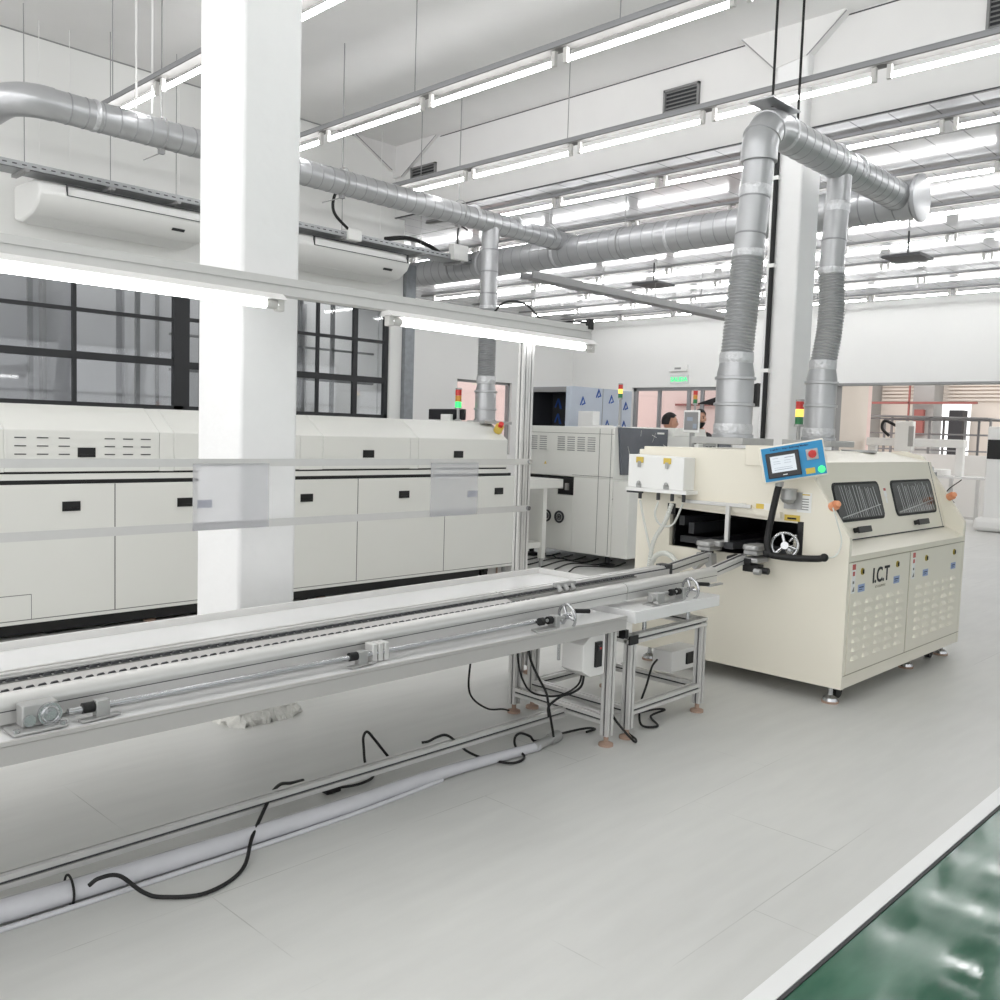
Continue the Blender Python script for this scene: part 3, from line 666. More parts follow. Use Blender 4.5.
def tower(x, y, z0, zpole, label, lit, s=1.0, colors=('redlens', 'amberoff', 'greenoff')):
    t = thing('signal_tower', (x, y, z0), label, 'signal light', 'red amber green signal towers')
    cols = list(colors)
    if lit == 'amber': cols[1] = 'amber'
    if lit == 'green': cols[2] = 'greenlit'
    obj('pole', MB().lathe((x, y, z0), (0, 0, 1), [(0, .035*s), (.01, .035*s), (.03, .012*s), (zpole-z0, .012*s), (zpole-z0+.002, .03*s), (zpole-z0+.02, .03*s)], 16), 'castalu', t)
    z = zpole+.02
    for nm, m_ in (('green_lamp', cols[2]), ('amber_lamp', cols[1]), ('red_lamp', cols[0])):
        obj(nm, MB().cyl((x, y, z), (x, y, z+.048*s), .026*s, 16), m_, t); z += .05*s
    obj('cap', MB().cyl((x, y, z), (x, y, z+.012*s), .027*s, 16), 'castalu', t)
tower(6.60, 7.05, 1.585, 1.71, 'signal tower with lit green lamp standing on the long oven', 'green', 1.25)
t = thing('computer_monitor', (6.6, 7.5, 1.585), 'black monitor on top of the long oven beside the signal tower', 'monitor')
obj('screen_housing', MB().box(6.69, 6.72, 7.05, 7.62, 1.602, 1.718), 'mono', t, bevel=.01); obj('stand', MB().box(6.72, 6.75, 7.3, 7.42, 1.585, 1.68).box(6.66, 6.84, 7.25, 7.47, 1.585, 1.595), 'black', t)
tag(obj('control_box', MB().box(6.60, 6.64, 7.17, 7.32, 1.587, 1.66), 'white', bevel=.004), 'small white box in front of the black monitor on the oven', 'box')

# ================================================================ PICK AND PLACE MACHINE
t = thing('placement_machine', (9.0, 6.9, 0), 'white component placement machine behind the cream machine', 'machine')
PX, PY = 8.2, 6.22
b = MB()
# front face (-x) built round the dark transfer opening
b.box(PX, PX+1.65, PY, 7.62, 1.0, 1.58); b.box(PX, PX+1.65, PY, 6.78, .13, 1.0); b.box(PX, PX+1.65, 6.78, 7.62, .13, .78); b.box(PX+.4, PX+1.65, 6.78, 7.62, .78, 1.0)
obj('cabinet', b, 'offwhite', t, bevel=.008)
obj('transfer_opening', MB().box(PX+.02, PX+.38, 6.79, 7.6, .785, .99), 'black', t)
b = MB(); b.box(PX-.01, PX+.2, 6.95, 7.05, .85, .88); b.box(PX-.01, PX+.3, 6.86, 6.9, .84, .92); b.box(PX+.02, PX+.3, 7.1, 7.4, .86, .9); b.box(PX+.05, PX+.08, 7.0, 7.02, .86, .96)
obj('transfer_rail', b, 'castalu', t)
obj('opening_step', MB().box(PX-.002, PX+.01, 7.02, 7.62, .775, .86), 'offwhite', t)
b = MB()
for y in (6.42, 6.255): b.box(PX-.002, PX, y-.003, y+.003, .15, 1.56)
b.box(PX-.002, PX, PY, 7.6, 1.5, 1.505); b.box(PX-.002, PX, PY, 6.8, 1.02, 1.025); b.box(PX, PX+.3, PY-.002, PY, .78, .785)
obj('panel_seams', b, 'seam', t)
b = MB()
for y0 in (7.36, 7.21, 6.93, 6.78, 6.63, 6.48):
    for k in range(7): b.box(PX-.004, PX, y0, y0+.11, 1.30+k*.025, 1.31+k*.025)
obj('vent_slots', b, 'grey', t)
for y in (7.17, 6.97):
    o = obj('cooling_fan', MB().torus((PX-.01, y, .52), (1, 0, 0), .062, .012, 20, 8).cyl((PX-.012, y, .52), (PX-.002, y, .52), .035, 16), 'dark', t)
    obj('fan_guard', MB().torus((PX-.014, y, .52), (1, 0, 0), .04, .004, 16, 6).torus((PX-.014, y, .52), (1, 0, 0), .02, .004, 16, 6), 'steel', o)
obj('warning_sticker', MB().prism([(7.2, 1.13), (7.24, 1.13), (7.22, 1.165)], 'x', PX-.004, PX), 'yellow', t)
b = MB(); b.prism([(PX+.06, 1.58), (PX+1.0, 1.58), (PX+1.0, 1.05), (PX+.13, 1.05)], 'y', PY-.03, PY); g = obj('hood', b, 'smoke', t, label='smoked dark hood with scratches')
b = MB(); random.seed(5)
for k in range(9):
    x = PX+.25+.7*random.random(); z = 1.2+.3*random.random(); b.obox((x, PY-.033, z), (random.uniform(-.1, .1), 0, random.uniform(-.05, .12)), (0, .002, 0), (.003, 0, .004))
obj('scratch', b, 'label', g)
obj('side_box', MB().box(PX+.02, PX+.42, PY-.22, PY-.0, .13, .98).box(PX+.28, PX+.6, PY-.28, PY, .24, .95), 'offwhite', t, bevel=.006)
obj('switch_plate', MB().box(PX+.40, PX+.53, PY-.286, PY-.279, .57, .68), 'black', t)
obj('switch_plate', MB().box(PX+.36, PX+.40, PY-.286, PY-.279, .40, .43), 'black', t)
b = MB(); b.box(PX+1.0, PX+1.75, PY-.45, 7.4, .13, 1.50); b.prism([(PX+1.0, 1.5), (PX+1.75, 1.5), (PX+1.7, 1.60), (PX+1.05, 1.60)], 'y', PY-.1, 7.3)
obj('rear_module', b, 'offwhite', t, bevel=.01)
b = MB(); b.box(PX+1.1, PX+1.35, PY-.47, PY-.45, 1.3, 1.46, 1); 
for k in range(3): b.cyl((PX+1.14+k*.08, PY-.49, 1.38), (PX+1.14+k*.08, PY-.47, 1.38), .018, 10, 0)
obj('switch_panel', b, ['black', 'castalu'], t)
obj('transparent_hood', MB().box(PX+1.42, PX+1.7, PY-.47, PY-.45, 1.2, 1.5), 'smoke', t)
for x, y in ((PX+.12, PY+.12), (PX+.12, 7.5), (PX+1.5, PY+.1)): obj('leveling_foot', MB().lathe((x, y, 0), (0, 0, 1), [(0, .09), (.03, .09), (.045, .03), (.14, .03)], 16), 'black', t)
obj('maker_mark', MB().box(PX+.78, PX+.92, PY-.034, PY-.03, 1.52, 1.54), 'label', t)
t = thing('operator_screen', (8.4, 5.37, 1.5), 'white operator display on a bracket beside the left exhaust pipe', 'monitor')
obj('bracket', MB().box(8.43, 8.47, 5.36, 5.40, 0, 1.6).box(8.35, 8.55, 5.28, 5.48, 0, .02), 'castalu', t)
o = obj('housing', MB().box(8.405, 8.425, 5.272, 5.468, 1.545, 1.782), 'white', t, bevel=.008)
obj('screen', MB().box(8.40, 8.405, 5.288, 5.452, 1.575, 1.762).box(8.398, 8.40, 5.30, 5.345, 1.59, 1.64, 1).box(8.398, 8.40, 5.35, 5.42, 1.67, 1.71, 1), ['grey', 'screendark'], o)
b = MB(); b.sweep(bez([(8.48, 5.42, 1.55), (8.48, 5.42, 1.46), (8.48, 5.36, 1.43), (8.48, 5.31, 1.47)], 6), .006, 6); obj('cable', b, 'rubber', t)
tower(8.5, 6.385, 1.58, 1.90, 'signal tower with lit amber lamp in front of the blue film wrapped cabinet', 'amber', 1.0)
tower(9.0, 5.71, 1.60, 1.86, 'signal tower above the white operator display', None, .95)
tower(6.80, 3.365, 1.43, 1.605, 'signal tower with glowing amber lamp on the cream machine between its exhaust pipes', 'amber', 1.2)
# cabinet wrapped in printed film
t = thing('film_wrapped_cabinet', (10.4, 8.55, 0), 'tall metal cabinet wrapped in pale film with blue logos', 'cabinet')
b = MB(); b.box(9.8, 11.2, 8.2, 8.25, 0, 2.15); b.box(9.8, 11.2, 8.95, 9.0, 0, 2.15); b.box(9.81, 11.19, 8.25, 8.95, 2.1, 2.145); b.box(10.3, 11.19, 8.25, 8.95, 0, 2.1); b.box(9.81, 10.3, 8.25, 8.95, 0, 1.55); b.box(9.78, 9.8, 8.205, 8.28, 0, 2.14)
obj('cabinet_body', b, 'film', t, bevel=.006)
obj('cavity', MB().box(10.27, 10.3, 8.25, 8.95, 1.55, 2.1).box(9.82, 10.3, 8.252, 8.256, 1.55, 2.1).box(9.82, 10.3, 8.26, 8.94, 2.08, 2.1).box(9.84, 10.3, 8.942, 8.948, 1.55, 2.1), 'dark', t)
obj('edge_strip', MB().box(9.79, 9.8, 8.28, 9.0, 2.07, 2.14).box(10.5, 10.505, 8.195, 8.2, 0, 2.15).box(10.95, 10.955, 8.195, 8.2, 0, 2.15), 'grey', t)
def tri(b, u, z, s, pl, fr):
    def P(a, c): return (fr(u+a*s), z+c*s)
    for poly in ([(-.5, -.3), (-.36, -.3), (.12, .55), (.0, .75)], [(.0, .75), (.12, .55), (.36, -.1), (.5, -.1)], [(-.12, -.3), (.5, -.1), (.36, .02), (-.05, -.12)]):
        b.prism([P(*q) for q in poly], 'y' if pl == 'y' else 'x', *((8.19, 8.2) if pl == 'y' else (9.785, 9.8)))
b = MB()
for i, (x, z) in enumerate(((10.05, 1.93), (10.7, 1.98), (10.62, 1.62), (11.05, 1.9), (11.02, 1.62), (10.25, 1.6), (10.4, 2.05))): tri(b, x, z, .12, 'y', lambda v: v)
b2 = b
for y, z in ((8.24, 1.75), (8.24, 2.0), (8.24, 1.58)): tri(b2, y, z, .06, 'x', lambda v: v)
obj('printed_logo', b2, 'bluelogo', t, label='blue triangular printed marks')
b = MB()
for y in (8.4, 8.62, 8.82):
    for z in (1.68, 1.9): b.prism([(y-.06, z-.05), (y-.03, z-.05), (y+.01, z+.08), (y-.005, z+.1)], 'x', 10.255, 10.27); b.prism([(y, z+.1), (y+.05, z-.03), (y+.07, z-.03), (y+.015, z+.1)], 'x', 10.255, 10.27)
obj('inner_logo', b, 'bluelogo', t)
tag(obj('paper_sheet', MB().box(9.6, 9.75, 7.65, 7.9, 1.585, 1.8).box(9.55, 9.8, 7.45, 7.65, 1.585, 1.62), 'white', bevel=.004), 'white box standing before the blue film wrapped cabinet', 'box')
# link conveyor table between oven and placement machine
t = thing('link_conveyor', (7.5, 6.9, 0), 'small white link conveyor between the long oven and the placement machine', 'conveyor')
obj('top', MB().box(7.0, 7.95, 6.72, 7.3, .88, .98), 'offwhite', t, bevel=.006)
for x, y in ((7.06, 6.76), (7.06, 7.22), (7.66, 6.76), (7.66, 7.22)):
    l = obj('leg', MB().box(x-.03, x+.03, y-.03, y+.03, .1, .88), 'offwhite', t); obj('leveling_foot', MB().cyl((x, y, 0), (x, y, .1), .025, 12), 'castalu', l)
obj('lower_shelf', MB().box(7.05, 7.68, 6.75, 7.25, .22, .28), 'offwhite', t)
obj('side_panel', MB().box(7.08, 7.6, 7.2, 7.22, .3, .88), 'offwhite', t)

b = MB()
for k in range(6):
    y = 6.3+k*.2; b.sweep(bez([(7.6, y, .012), (7.9+.1*k, y+.1, .03), (8.3, y-.05, .012), (8.7, y+.06, .012)], 6), .008, 6)
tag(obj('floor_cables', b, 'rubber'), 'tangle of black cables on the floor under the placement machine', 'cables', kind='stuff')

# ================================================================ PEOPLE (behind the placement machine)
def person(x, y, h, face, label, hairm, topm, beard, crouch=0):
    """one continuous skinned body standing on the floor; face = heading of the nose"""
    t = thing('person', (x, y, 0), label, 'person')
    s = h/1.78; f = Vector((math.cos(face), math.sin(face), 0)); l = Vector((-f.y, f.x, 0)); O_ = Vector((x, y, 0))
    def W(a, b_, z): return O_-wloc(t)+(f*a+l*b_)*s+Vector((0, 0, z*s))
    J = [('pel', 0, 0, .95, .135), ('wai', .0, 0, 1.08, .125), ('che', .0, 0, 1.3, .15), ('neb', 0, 0, 1.46, .075), ('nec', .01, 0, 1.53, .058), ('hd', .03, 0, 1.60, .05)]
    E_ = [(0, 1), (1, 2), (2, 3), (3, 4), (4, 5)]
    def chain(root, pts):
        last = root
        for p in pts: J.append(('j',)+p); E_.append((last, len(J)-1)); last = len(J)-1
        return last
    for sd in (1, -1):
        chain(0, [(0, .09*sd, .88, .095), (.01, .1*sd, .5, .062), (-.01, .1*sd, .1, .042), (.1, .11*sd, .04, .035), (.17, .11*sd, .03, .028)])
        w_ = chain(3, [(0, .17*sd, 1.42, .062), (.02, .22*sd, 1.14, .045), (.22, .19*sd, 1.02, .034), (.3, .17*sd, 1.02, .03), (.34, .165*sd, 1.015, .026)])
        for k in range(4): chain(w_, [(.38, (.145+.014*k)*sd, 1.01, .0085), (.42-.004*abs(k-1), (.14+.016*k)*sd, .995, .0078)])
        chain(w_-1, [(.33, .13*sd, 1.015, .011), (.36, .115*sd, 1.01, .009)])
    me = bpy.data.meshes.new('body'); me.from_pydata([W(j[1], j[2], j[3]) for j in J], E_, [])
    o = bpy.data.objects.new('body', me); C.objects.link(o); o.parent = t
    o.modifiers.new('skin', 'SKIN')
    for v, j in zip(me.skin_vertices[0].data, J): v.radius = (j[4]*s*.95, j[4]*s*(.8 if j[4] > .1 else .95)); v.use_root = False
    me.skin_vertices[0].data[0].use_root = True
    o.modifiers.new('sub', 'SUBSURF').levels = 2; o.modifiers['sub'].render_levels = 2
    bpy.context.view_layer.update()
    m2 = bpy.data.meshes.new_from_object(o.evaluated_get(bpy.context.evaluated_depsgraph_get()))
    o.modifiers.clear(); o.data = m2
    for m_ in ('skin', topm, 'trouser', 'black'): m2.materials.append(M[m_])
    for p_ in m2.polygons:
        c = p_.center; z = (c.z)/s; d = (Vector((c.x, c.y, 0))); side = abs(d.dot(l))/s; fr = d.dot(f)/s
        p_.material_index = 3 if z < .07 else 2 if z < .95 and not (fr > .15) else 0 if (z > 1.485 and side < .11) or fr > .27 else 1
        p_.use_smooth = True
    # head
    hc = W(.045, 0, 1.665)
    b = MB(); n = 24; k = 18; vs_ = []
    for i in range(k+1):
        th = PI*i/k; zz = math.cos(th)
        for j in range(n):
            ph = 2*PI*j/n; a, c = math.cos(ph), math.sin(ph); rr = math.sin(th)
            X_ = .098*rr*a; Y_ = .076*rr*c; Z_ = .118*zz
            if zz < 0: Y_ *= 1+.28*zz; X_ = X_*(1+.2*zz)+.015*(-zz)*(a > 0)
            if a > .85 and -.45 < zz < .1: X_ += .024*(a-.85)/.15*(1-abs(zz+.2)/.4 if abs(zz+.2) < .4 else 0)
            if a > .6 and .0 < zz < .22 and .25 < abs(c) < .6: X_ -= .007
            if a > .8 and -.95 < zz < -.75: X_ += .006
            vs_.append(hc+(f*X_+l*Y_)*s+Vector((0, 0, Z_*s)))
    fs = [(i*n+j, (i+1)*n+j, (i+1)*n+(j+1) % n, i*n+(j+1) % n) for i in range(k) for j in range(n)]
    b.add([v+wloc(t) for v in vs_], fs)
    hd = obj('head', b, 'skin', t)
    W2 = lambda a, c, z: hc+wloc(t)+(f*a+l*c)*s+Vector((0, 0, z*s))
    for sd in (1, -1):
        obj('eye', MB().ball(W2(.082, .03*sd, .012), .010*s, 10), 'ink', hd)
        obj('ear', MB().ball(W2(-.002, .074*sd, -.005), .024*s, 10, 0, (.7, .5, 1.2)), 'skin', hd)
        obj('eyebrow', MB().sweep([W2(.088, .016*sd, .034), W2(.084, .044*sd, .036)], .004*s, 6), hairm, hd)
    obj('nose', MB().sweep([W2(.09, 0, .015), W2(.108, 0, -.02), W2(.092, 0, -.032)], [.006*s, .012*s, .008*s], 8), 'skin', hd)
    obj('mouth', MB().sweep([W2(.085, -.022, -.058), W2(.094, 0, -.056), W2(.085, .022, -.058)], .004*s, 6), 'redlabel', hd)
    hb = MB(); n2, k2 = 26, 12; vv = []
    for i in range(k2+1):
        for j in range(n2):
            ph = 2*PI*j/n2; a, c = math.cos(ph), math.sin(ph)
            lim = PI*(.30 if a > .45 else .60 if a < -.25 else .37); th = lim*i/k2
            g = 1+.02*math.sin(9*ph+i)
            vv.append(W2(-.006+.112*g*math.sin(th)*a, .088*g*math.sin(th)*c, .012+.125*math.cos(th)))
    hb.add(vv, [(i*n2+j, (i+1)*n2+j, (i+1)*n2+(j+1) % n2, i*n2+(j+1) % n2) for i in range(k2) for j in range(n2)])
    obj('hair', hb, hairm, t)
    if beard:
        bb = MB(); vv = []
        for i in range(7):
            th = PI*(.62+.38*i/6)
            for j in range(13):
                ph = -1.35+2.7*j/12; rr = math.sin(th)*1.07+.02
                vv.append(W2(.094*rr*math.cos(ph)+.018, .07*rr*math.sin(ph), .128*math.cos(th)))
        bb.add(vv, [(i*13+j, (i+1)*13+j, (i+1)*13+j+1, i*13+j+1) for i in range(6) for j in range(12)])
        obj('beard', bb, hairm, t)
person(10.35, 6.99, 1.80, math.atan2(-c_, s_)+.15, 'person with short black hair seen in profile behind the placement machine', 'hair', 'shirtdark', False)
person(11.35, 7.12, 1.88, math.radians(222), 'bearded person in dark top facing the camera behind the operator display', 'hair', 'shirtdark', True)

t = thing('extractor_hood', (11.8, 7.2, 1.97), 'black angular hood hanging behind the small signal tower', 'hood')
obj('hood_shell', MB().prism([(7.60, 2.0), (6.60, 2.30), (6.60, 1.97), (7.2, 1.97)], 'x', 12.0, 12.4), 'ink', t, bevel=.01)
obj('hanger_rod', MB().cyl((12.2, 6.9, 2.15), (12.2, 6.9, ZL), .01, 8), 'grey', t)

# ================================================================ SIGN
t = thing('exit_sign', (XB-.02, 10.8, 2.6), 'green SALIDA exit sign on the far white wall', 'sign')
obj('sign_plate', MB().box(XB-.02, XB, 10.58, 11.03, 2.60, 2.78), 'gloss_white', t)
text('lettering', 'SALIDA', .125, (XB-.026, 10.81, 2.685), (0, -1, 0), (0, 0, 1), 'greensign', t, .003, .002)
obj('emergency_lamp', MB().box(XB-.06, XB, 10.6, 11.05, 2.85, 2.98), 'white', t, bevel=.01)
obj('lamp_lens', MB().box(XB-.066, XB-.06, 10.75, 10.9, 2.89, 2.93), 'grey', t)

# ================================================================ HALL CONTENTS AT RIGHT
t = thing('metal_rack', (21.8, 7.5, 0), 'grey open metal rack behind the low white partition in the hall', 'rack')
b = MB()
for x in (21.4, 22.3):
    for y in (8.85, 8.33, 7.5, 6.75, 6.25): b.box(x-.022, x+.022, y-.022, y+.022, 0, 2.10)
obj('upright', b, 'trunk', t, smooth=False)
b = MB()
for z in (1.36, 1.72, 2.05):
    b.box(21.38, 21.42, 6.23, 8.87, z, z+.03); b.box(22.28, 22.32, 6.23, 8.87, z, z+.03)
b.obox((21.0, 9.3, 2.13), (1.5, 0, 0), (0, -3.1, -.05), (0, 0, .02)); b.box(21.4, 22.3, 6.25, 8.87, 1.37, 1.38)
obj('shelf_rail', b, 'trunk', t, smooth=False)
t = thing('soldering_robot', (19.0, 6.5, 0), 'white desktop gantry robot on an aluminium table in the next room', 'robot')
o = obj('table', MB().box(18.7, 19.5, 5.5, 7.9, .86, .90), 'gloss_white', t)
for x, y in ((18.74, 7.8), (18.74, 5.62), (19.45, 7.8), (19.45, 5.62), (18.74, 6.1)): obj('leg', MB().box(x-.03, x+.03, y-.03, y+.03, 0, .86), 'alu', t)
obj('stretcher', MB().box(18.72, 18.76, 5.6, 7.8, .1, .15).box(18.72, 19.5, 5.6, 5.64, .1, .15), 'alu', t)
obj('base', MB().box(18.8, 19.3, 6.3, 7.3, .90, 1.02), 'white', t, bevel=.01)
obj('gantry', MB().box(19.0, 19.12, 7.70, 7.86, 0.9, 1.55).box(19.0, 19.12, 6.0, 6.14, .9, 1.55).box(18.95, 19.15, 5.98, 7.88, 1.45, 1.61), 'white', t, bevel=.01)
obj('head_unit', MB().box(18.8, 18.94, 6.9, 7.25, 1.35, 1.95).box(18.85, 18.93, 7.0, 7.12, 1.15, 1.35), 'white', t, bevel=.01)
obj('soldering_tip', MB().cyl((18.88, 7.05, 1.0), (18.88, 7.05, 1.2), .02, 8).box(18.79, 18.8, 6.88, 6.98, 1.45, 1.85), 'castalu', t)
b = MB(); b.sweep(bez([(18.9, 7.25, 1.85), (18.9, 7.5, 1.95), (18.9, 7.55, 1.8), (18.9, 7.4, 1.65)], 6), .03, 8); b.sweep(bez([(18.68, 6.4, .95), (18.66, 6.6, .6), (18.68, 6.75, .35)], 6), .01, 6); b.sweep(bez([(18.7, 5.9, .85), (18.68, 6.15, .6), (18.68, 6.0, .4)], 6), .01, 6)
obj('cable', b, 'rubber', t)
t = thing('white_machine', (18.0, 5.0, 0), 'white upright machine with a black display at the right-hand edge', 'machine')
obj('cabinet', MB().box(17.6, 18.3, 4.3, 5.18, .05, 1.85), 'white', t, bevel=.03)
obj('display', MB().box(17.58, 17.6, 4.7, 5.16, 1.28, 1.62), 'black', t)
obj('base', MB().box(17.5, 18.2, 4.4, 5.3, 0, .25), 'white', t, bevel=.08)
b = MB(); b.cyl((26.2, 11.05, 1.45), (26.2, 11.05, 2.0), .09, 14); b.ball((26.2, 11.05, 2.0), .09, 12); b.cyl((26.2, 11.05, 2.05), (26.2, 11.05, 2.16), .03, 8)
tag(obj('fire_extinguisher', b, 'brick'), 'dark red fire extinguisher on the far hall pier', 'fire extinguisher')
b = MB(); b.box(26.16, 26.3, 9.35, 9.6, 1.75, 2.45)
tag(obj('hose_cabinet', b, 'brick'), 'red fire hose cabinet on the far beige wall', 'cabinet')
for i, (y0, y1, z0, z1, m_) in enumerate(((8.55, 8.9, 1.9, 2.45, 'dark'),)):
    tag(obj('dark_cabinet', MB().box(26.5, 26.9, y0-.1, y1-.1, 0, z1), m_), 'tall dark cabinet beside the grey pier in the far hall', 'cabinet')
for i, x0 in enumerate((-3.4, 1.8, 7.0, 12.2, 17.0, 21.8)):  # unseen windows added so daylight brightens the cream machine's front
    frame_opening('window_%d' % (6+i), 'y', -5.1, x0, x0+(4.6 if i < 3 else 4.2), .9, 3.3, .06, 'darksteel', (x0+1.5, x0+3.0), (2.1,), ['daylit window in the right-hand wall behind the viewer', 'daylit window in the right-hand wall beside the viewer', 'daylit window in the right-hand wall level with the cream machine', 'daylit window in the right-hand wall of the low bay', 'daylit window in the right-hand wall past the wide opening', 'last daylit window in the right-hand wall'][i])
window_y = frame_opening('window_5', 'x', XH+.1, 3.2, 8.4, .6, 2.65, .08, 'white', (5.2, 6.8, 7.5), (1.7,), 'bright daylit window at the far end of the hall')
b = MB()
struct('wall_hall_side', MB().box(XB+.2, XH, -2.2, -2, 0, 4.6), 'wall', smooth=False)

# ================================================================ CREAM WAVE SOLDERING MACHINE
MX0, MX1, MY0, MY1 = 5.03, 6.97, 2.15, 3.60
t = wm = thing('wave_soldering_machine', (6.0, 2.9, 0), 'cream wave soldering machine with blue control panel and two exhaust pipes on top', 'machine')
E0 = MX0+.035
OPN = [(3.335, 1.055), (3.335, 1.0), (3.30, 1.0), (3.30, .80), (2.46, .80)]
# rounded-nose end plates: profile with sloping front edge; the near one is built round the conveyor mouth
def endprof(): return [(MY0, .10), (MY0, .965), (2.47, 1.415), (2.60, 1.445), (2.83, 1.415), (MY1, 1.405), (MY1, .10)]
b = MB()
yA, yB, zA, zB = 3.34, 2.425, .795, 1.02
b.prism([(MY0, .10), (MY0, .965), (2.19, 1.02), (yB, 1.02), (yB, .10)], 'x', MX0, E0)
b.prism([(yA, .10), (yA, 1.42), (MY1, 1.41), (MY1, .10)], 'x', MX0, E0)
b.box(MX0, E0, yB, yA, .10, zA)
b.prism([(2.19, 1.02), (2.47, 1.415), (2.60, 1.44), (2.60, 1.02)], 'x', MX0, E0); b.prism([(2.60, 1.02), (2.60, 1.44), (2.83, 1.435), (yA, 1.42), (yA, 1.045)], 'x', MX0, E0)
obj('end_plate', b, 'cream', t)
obj('end_plate', MB().prism(endprof(), 'x', MX1-.035, MX1), 'cream', t, bevel=.004)
b = MB()
b.box(E0, MX1-.035, MY0+.004, MY1-.01, .10, .785)                       # lower body
b.box(E0, MX1-.035, MY0+.004, yB-.03, .785, .86); b.box(E0, MX1-.035, yA+.03, MY1-.01, .785, 1.36); b.box(E0+1.2, MX1-.035, yB-.03, yA+.03, .785, 1.3)
b.prism([(MY0, .86), (2.27, .922), (2.5, .922), (2.5, .86)], 'x', E0, MX1-.035)   # sloping ledge
obj('cabinet', b, 'cream', t)
b = MB(); b.prism([(2.403, 1.375), (2.72, 1.435), (MY1-.01, 1.43), (MY1-.01, 1.36), (2.42, 1.33)], 'x', E0, MX1-.035)
obj('top_cover', b, 'cream', t, bevel=.004)
obj('raised_box', MB().box(5.022, 5.30, 2.46, 2.82, 1.34, 1.462), 'cream', t, bevel=.004)
obj('mouth_lip', MB().obox((MX0-.03, 2.56, 1.04), (.03, 0, 0), (0, .72, .035), (0, 0, .035)), 'cream', t)
b = MB(); b.box(E0, E0+1.15, yB+.0, yB+.01, .795, 1.02); b.box(E0, E0+1.15, yA-.02, yA-.01, .795, 1.06); b.box(E0, E0+1.15, yB, yA-.01, .785, .796); b.box(E0, E0+1.15, yB, yA-.01, 1.07, 1.08); b.box(E0+1.15, E0+1.16, yB, yA-.01, .79, 1.08)
b.box(MX0-.002, MX0+.002, 3.30, 3.36, 1.0, 1.07); b.box(MX0-.003, MX0+.0, yB-.0, yB+.035, .80, 1.03)
obj('tunnel_lining', b, 'black', t)
b = MB()
for y in (2.86, 3.06): b.box(4.95, 5.9, y-.03, y+.03, .83, .87); 
b.box(5.1, 5.16, 2.5, 3.3, .82, .86); b.box(5.1, 5.8, 3.2, 3.24, .88, .95); b.box(5.08, 5.5, 3.26, 3.3, .93, .99)
obj('tunnel_rails', b, 'dark', t)
# hood door on the sloped plane
def HP(x, u, d=0):  # u: height along the slope from z=.925, d: proud of plane
    n = Vector((0, -.455, .13)).normalized(); sl = Vector((0, .13, .45)).normalized()
    return Vector((x, 2.272, .925))+sl*u+n*d
def hoodpoly(b, pts, d0, d1, mi=0):
    n = len(pts); V = [HP(x, u, d0) for x, u in pts]+[HP(x, u, d1) for x, u in pts]
    b.add(V, [tuple(range(n-1, -1, -1)), tuple(range(n, 2*n))]+[(i, (i+1) % n, n+(i+1) % n, n+i) for i in range(n)], mi)
def rrect(x0, x1, u0, u1, r, n=5):
    P = []
    for cx, cu, a0 in ((x1-r, u0+r, -PI/2), (x1-r, u1-r, 0), (x0+r, u1-r, PI/2), (x0+r, u0+r, PI)):
        for k in range(n+1): a = a0+PI/2*k/n; P.append((cx+r*math.cos(a), cu+r*math.sin(a)))
    return P
b = MB(); hoodpoly(b, [(E0, 0), (6.87, 0), (6.87, .468), (E0, .468)], -.02, 0)
hd = obj('hood_door', b, 'cream', t)
b = MB(); hoodpoly(b, [(6.876, 0), (MX1-.035, 0), (MX1-.035, .468), (6.876, .468)], -.02, -.002); obj('hood_side_strip', b, 'cream', t)
b = MB(); b.box(E0, 6.87, 2.262, 2.268, .921, .927); hoodpoly(b, [(6.868, 0), (6.878, 0), (6.878, .468), (6.868, .468)], -.004, -.0); obj('door_gap', b, 'ink', t)
# windows
for x0, x1 in ((5.22, 5.90), (6.09, 6.82)):
    b = MB(); hoodpoly(b, rrect(x0, x1, .105, .345, .04), 0, .004); g = obj('window_gasket', b, 'rubber', hd, label='black rubber window gasket')
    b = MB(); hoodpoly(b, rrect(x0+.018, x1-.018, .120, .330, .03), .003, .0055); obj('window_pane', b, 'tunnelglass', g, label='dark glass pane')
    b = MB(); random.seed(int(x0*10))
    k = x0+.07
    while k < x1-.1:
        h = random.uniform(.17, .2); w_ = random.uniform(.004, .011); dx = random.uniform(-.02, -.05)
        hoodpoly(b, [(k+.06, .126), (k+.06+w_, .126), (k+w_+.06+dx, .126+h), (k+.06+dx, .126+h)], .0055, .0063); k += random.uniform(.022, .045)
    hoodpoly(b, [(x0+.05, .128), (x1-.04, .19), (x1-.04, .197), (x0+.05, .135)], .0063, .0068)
    obj('reflected_strips', b, 'tunnelcurtain', g, label='pale slanting curtain strips behind the glass')  # reflections drawn as pale strips on the front of the pane
def hhandle(x):
    b = MB(); 
    for xx in (x-.08, x+.06): b.obox(HP(xx, .035, 0), (.022, 0, 0), tuple(HP(0, .03, 0)-HP(0, 0, 0)), tuple(HP(0, 0, .035)-HP(0, 0, 0)))
    b.obox(HP(x-.09, .03, .028), (.19, 0, 0), tuple(HP(0, .038, 0)-HP(0, 0, 0)), tuple(HP(0, 0, .012)-HP(0, 0, 0)))
    obj('handle', b, 'black', hd, bevel=.004, label='black pull handle')
hhandle(5.47); hhandle(6.43)
b = MB(); x = 5.985
hoodpoly(b, [(x-.02, .24), (x+.02, .24), (x+.02, .30), (x-.02, .30)], 0, .001, 0); hoodpoly(b, [(x-.018, .28), (x+.018, .28), (x+.018, .297), (x-.018, .297)], .001, .0015, 1)
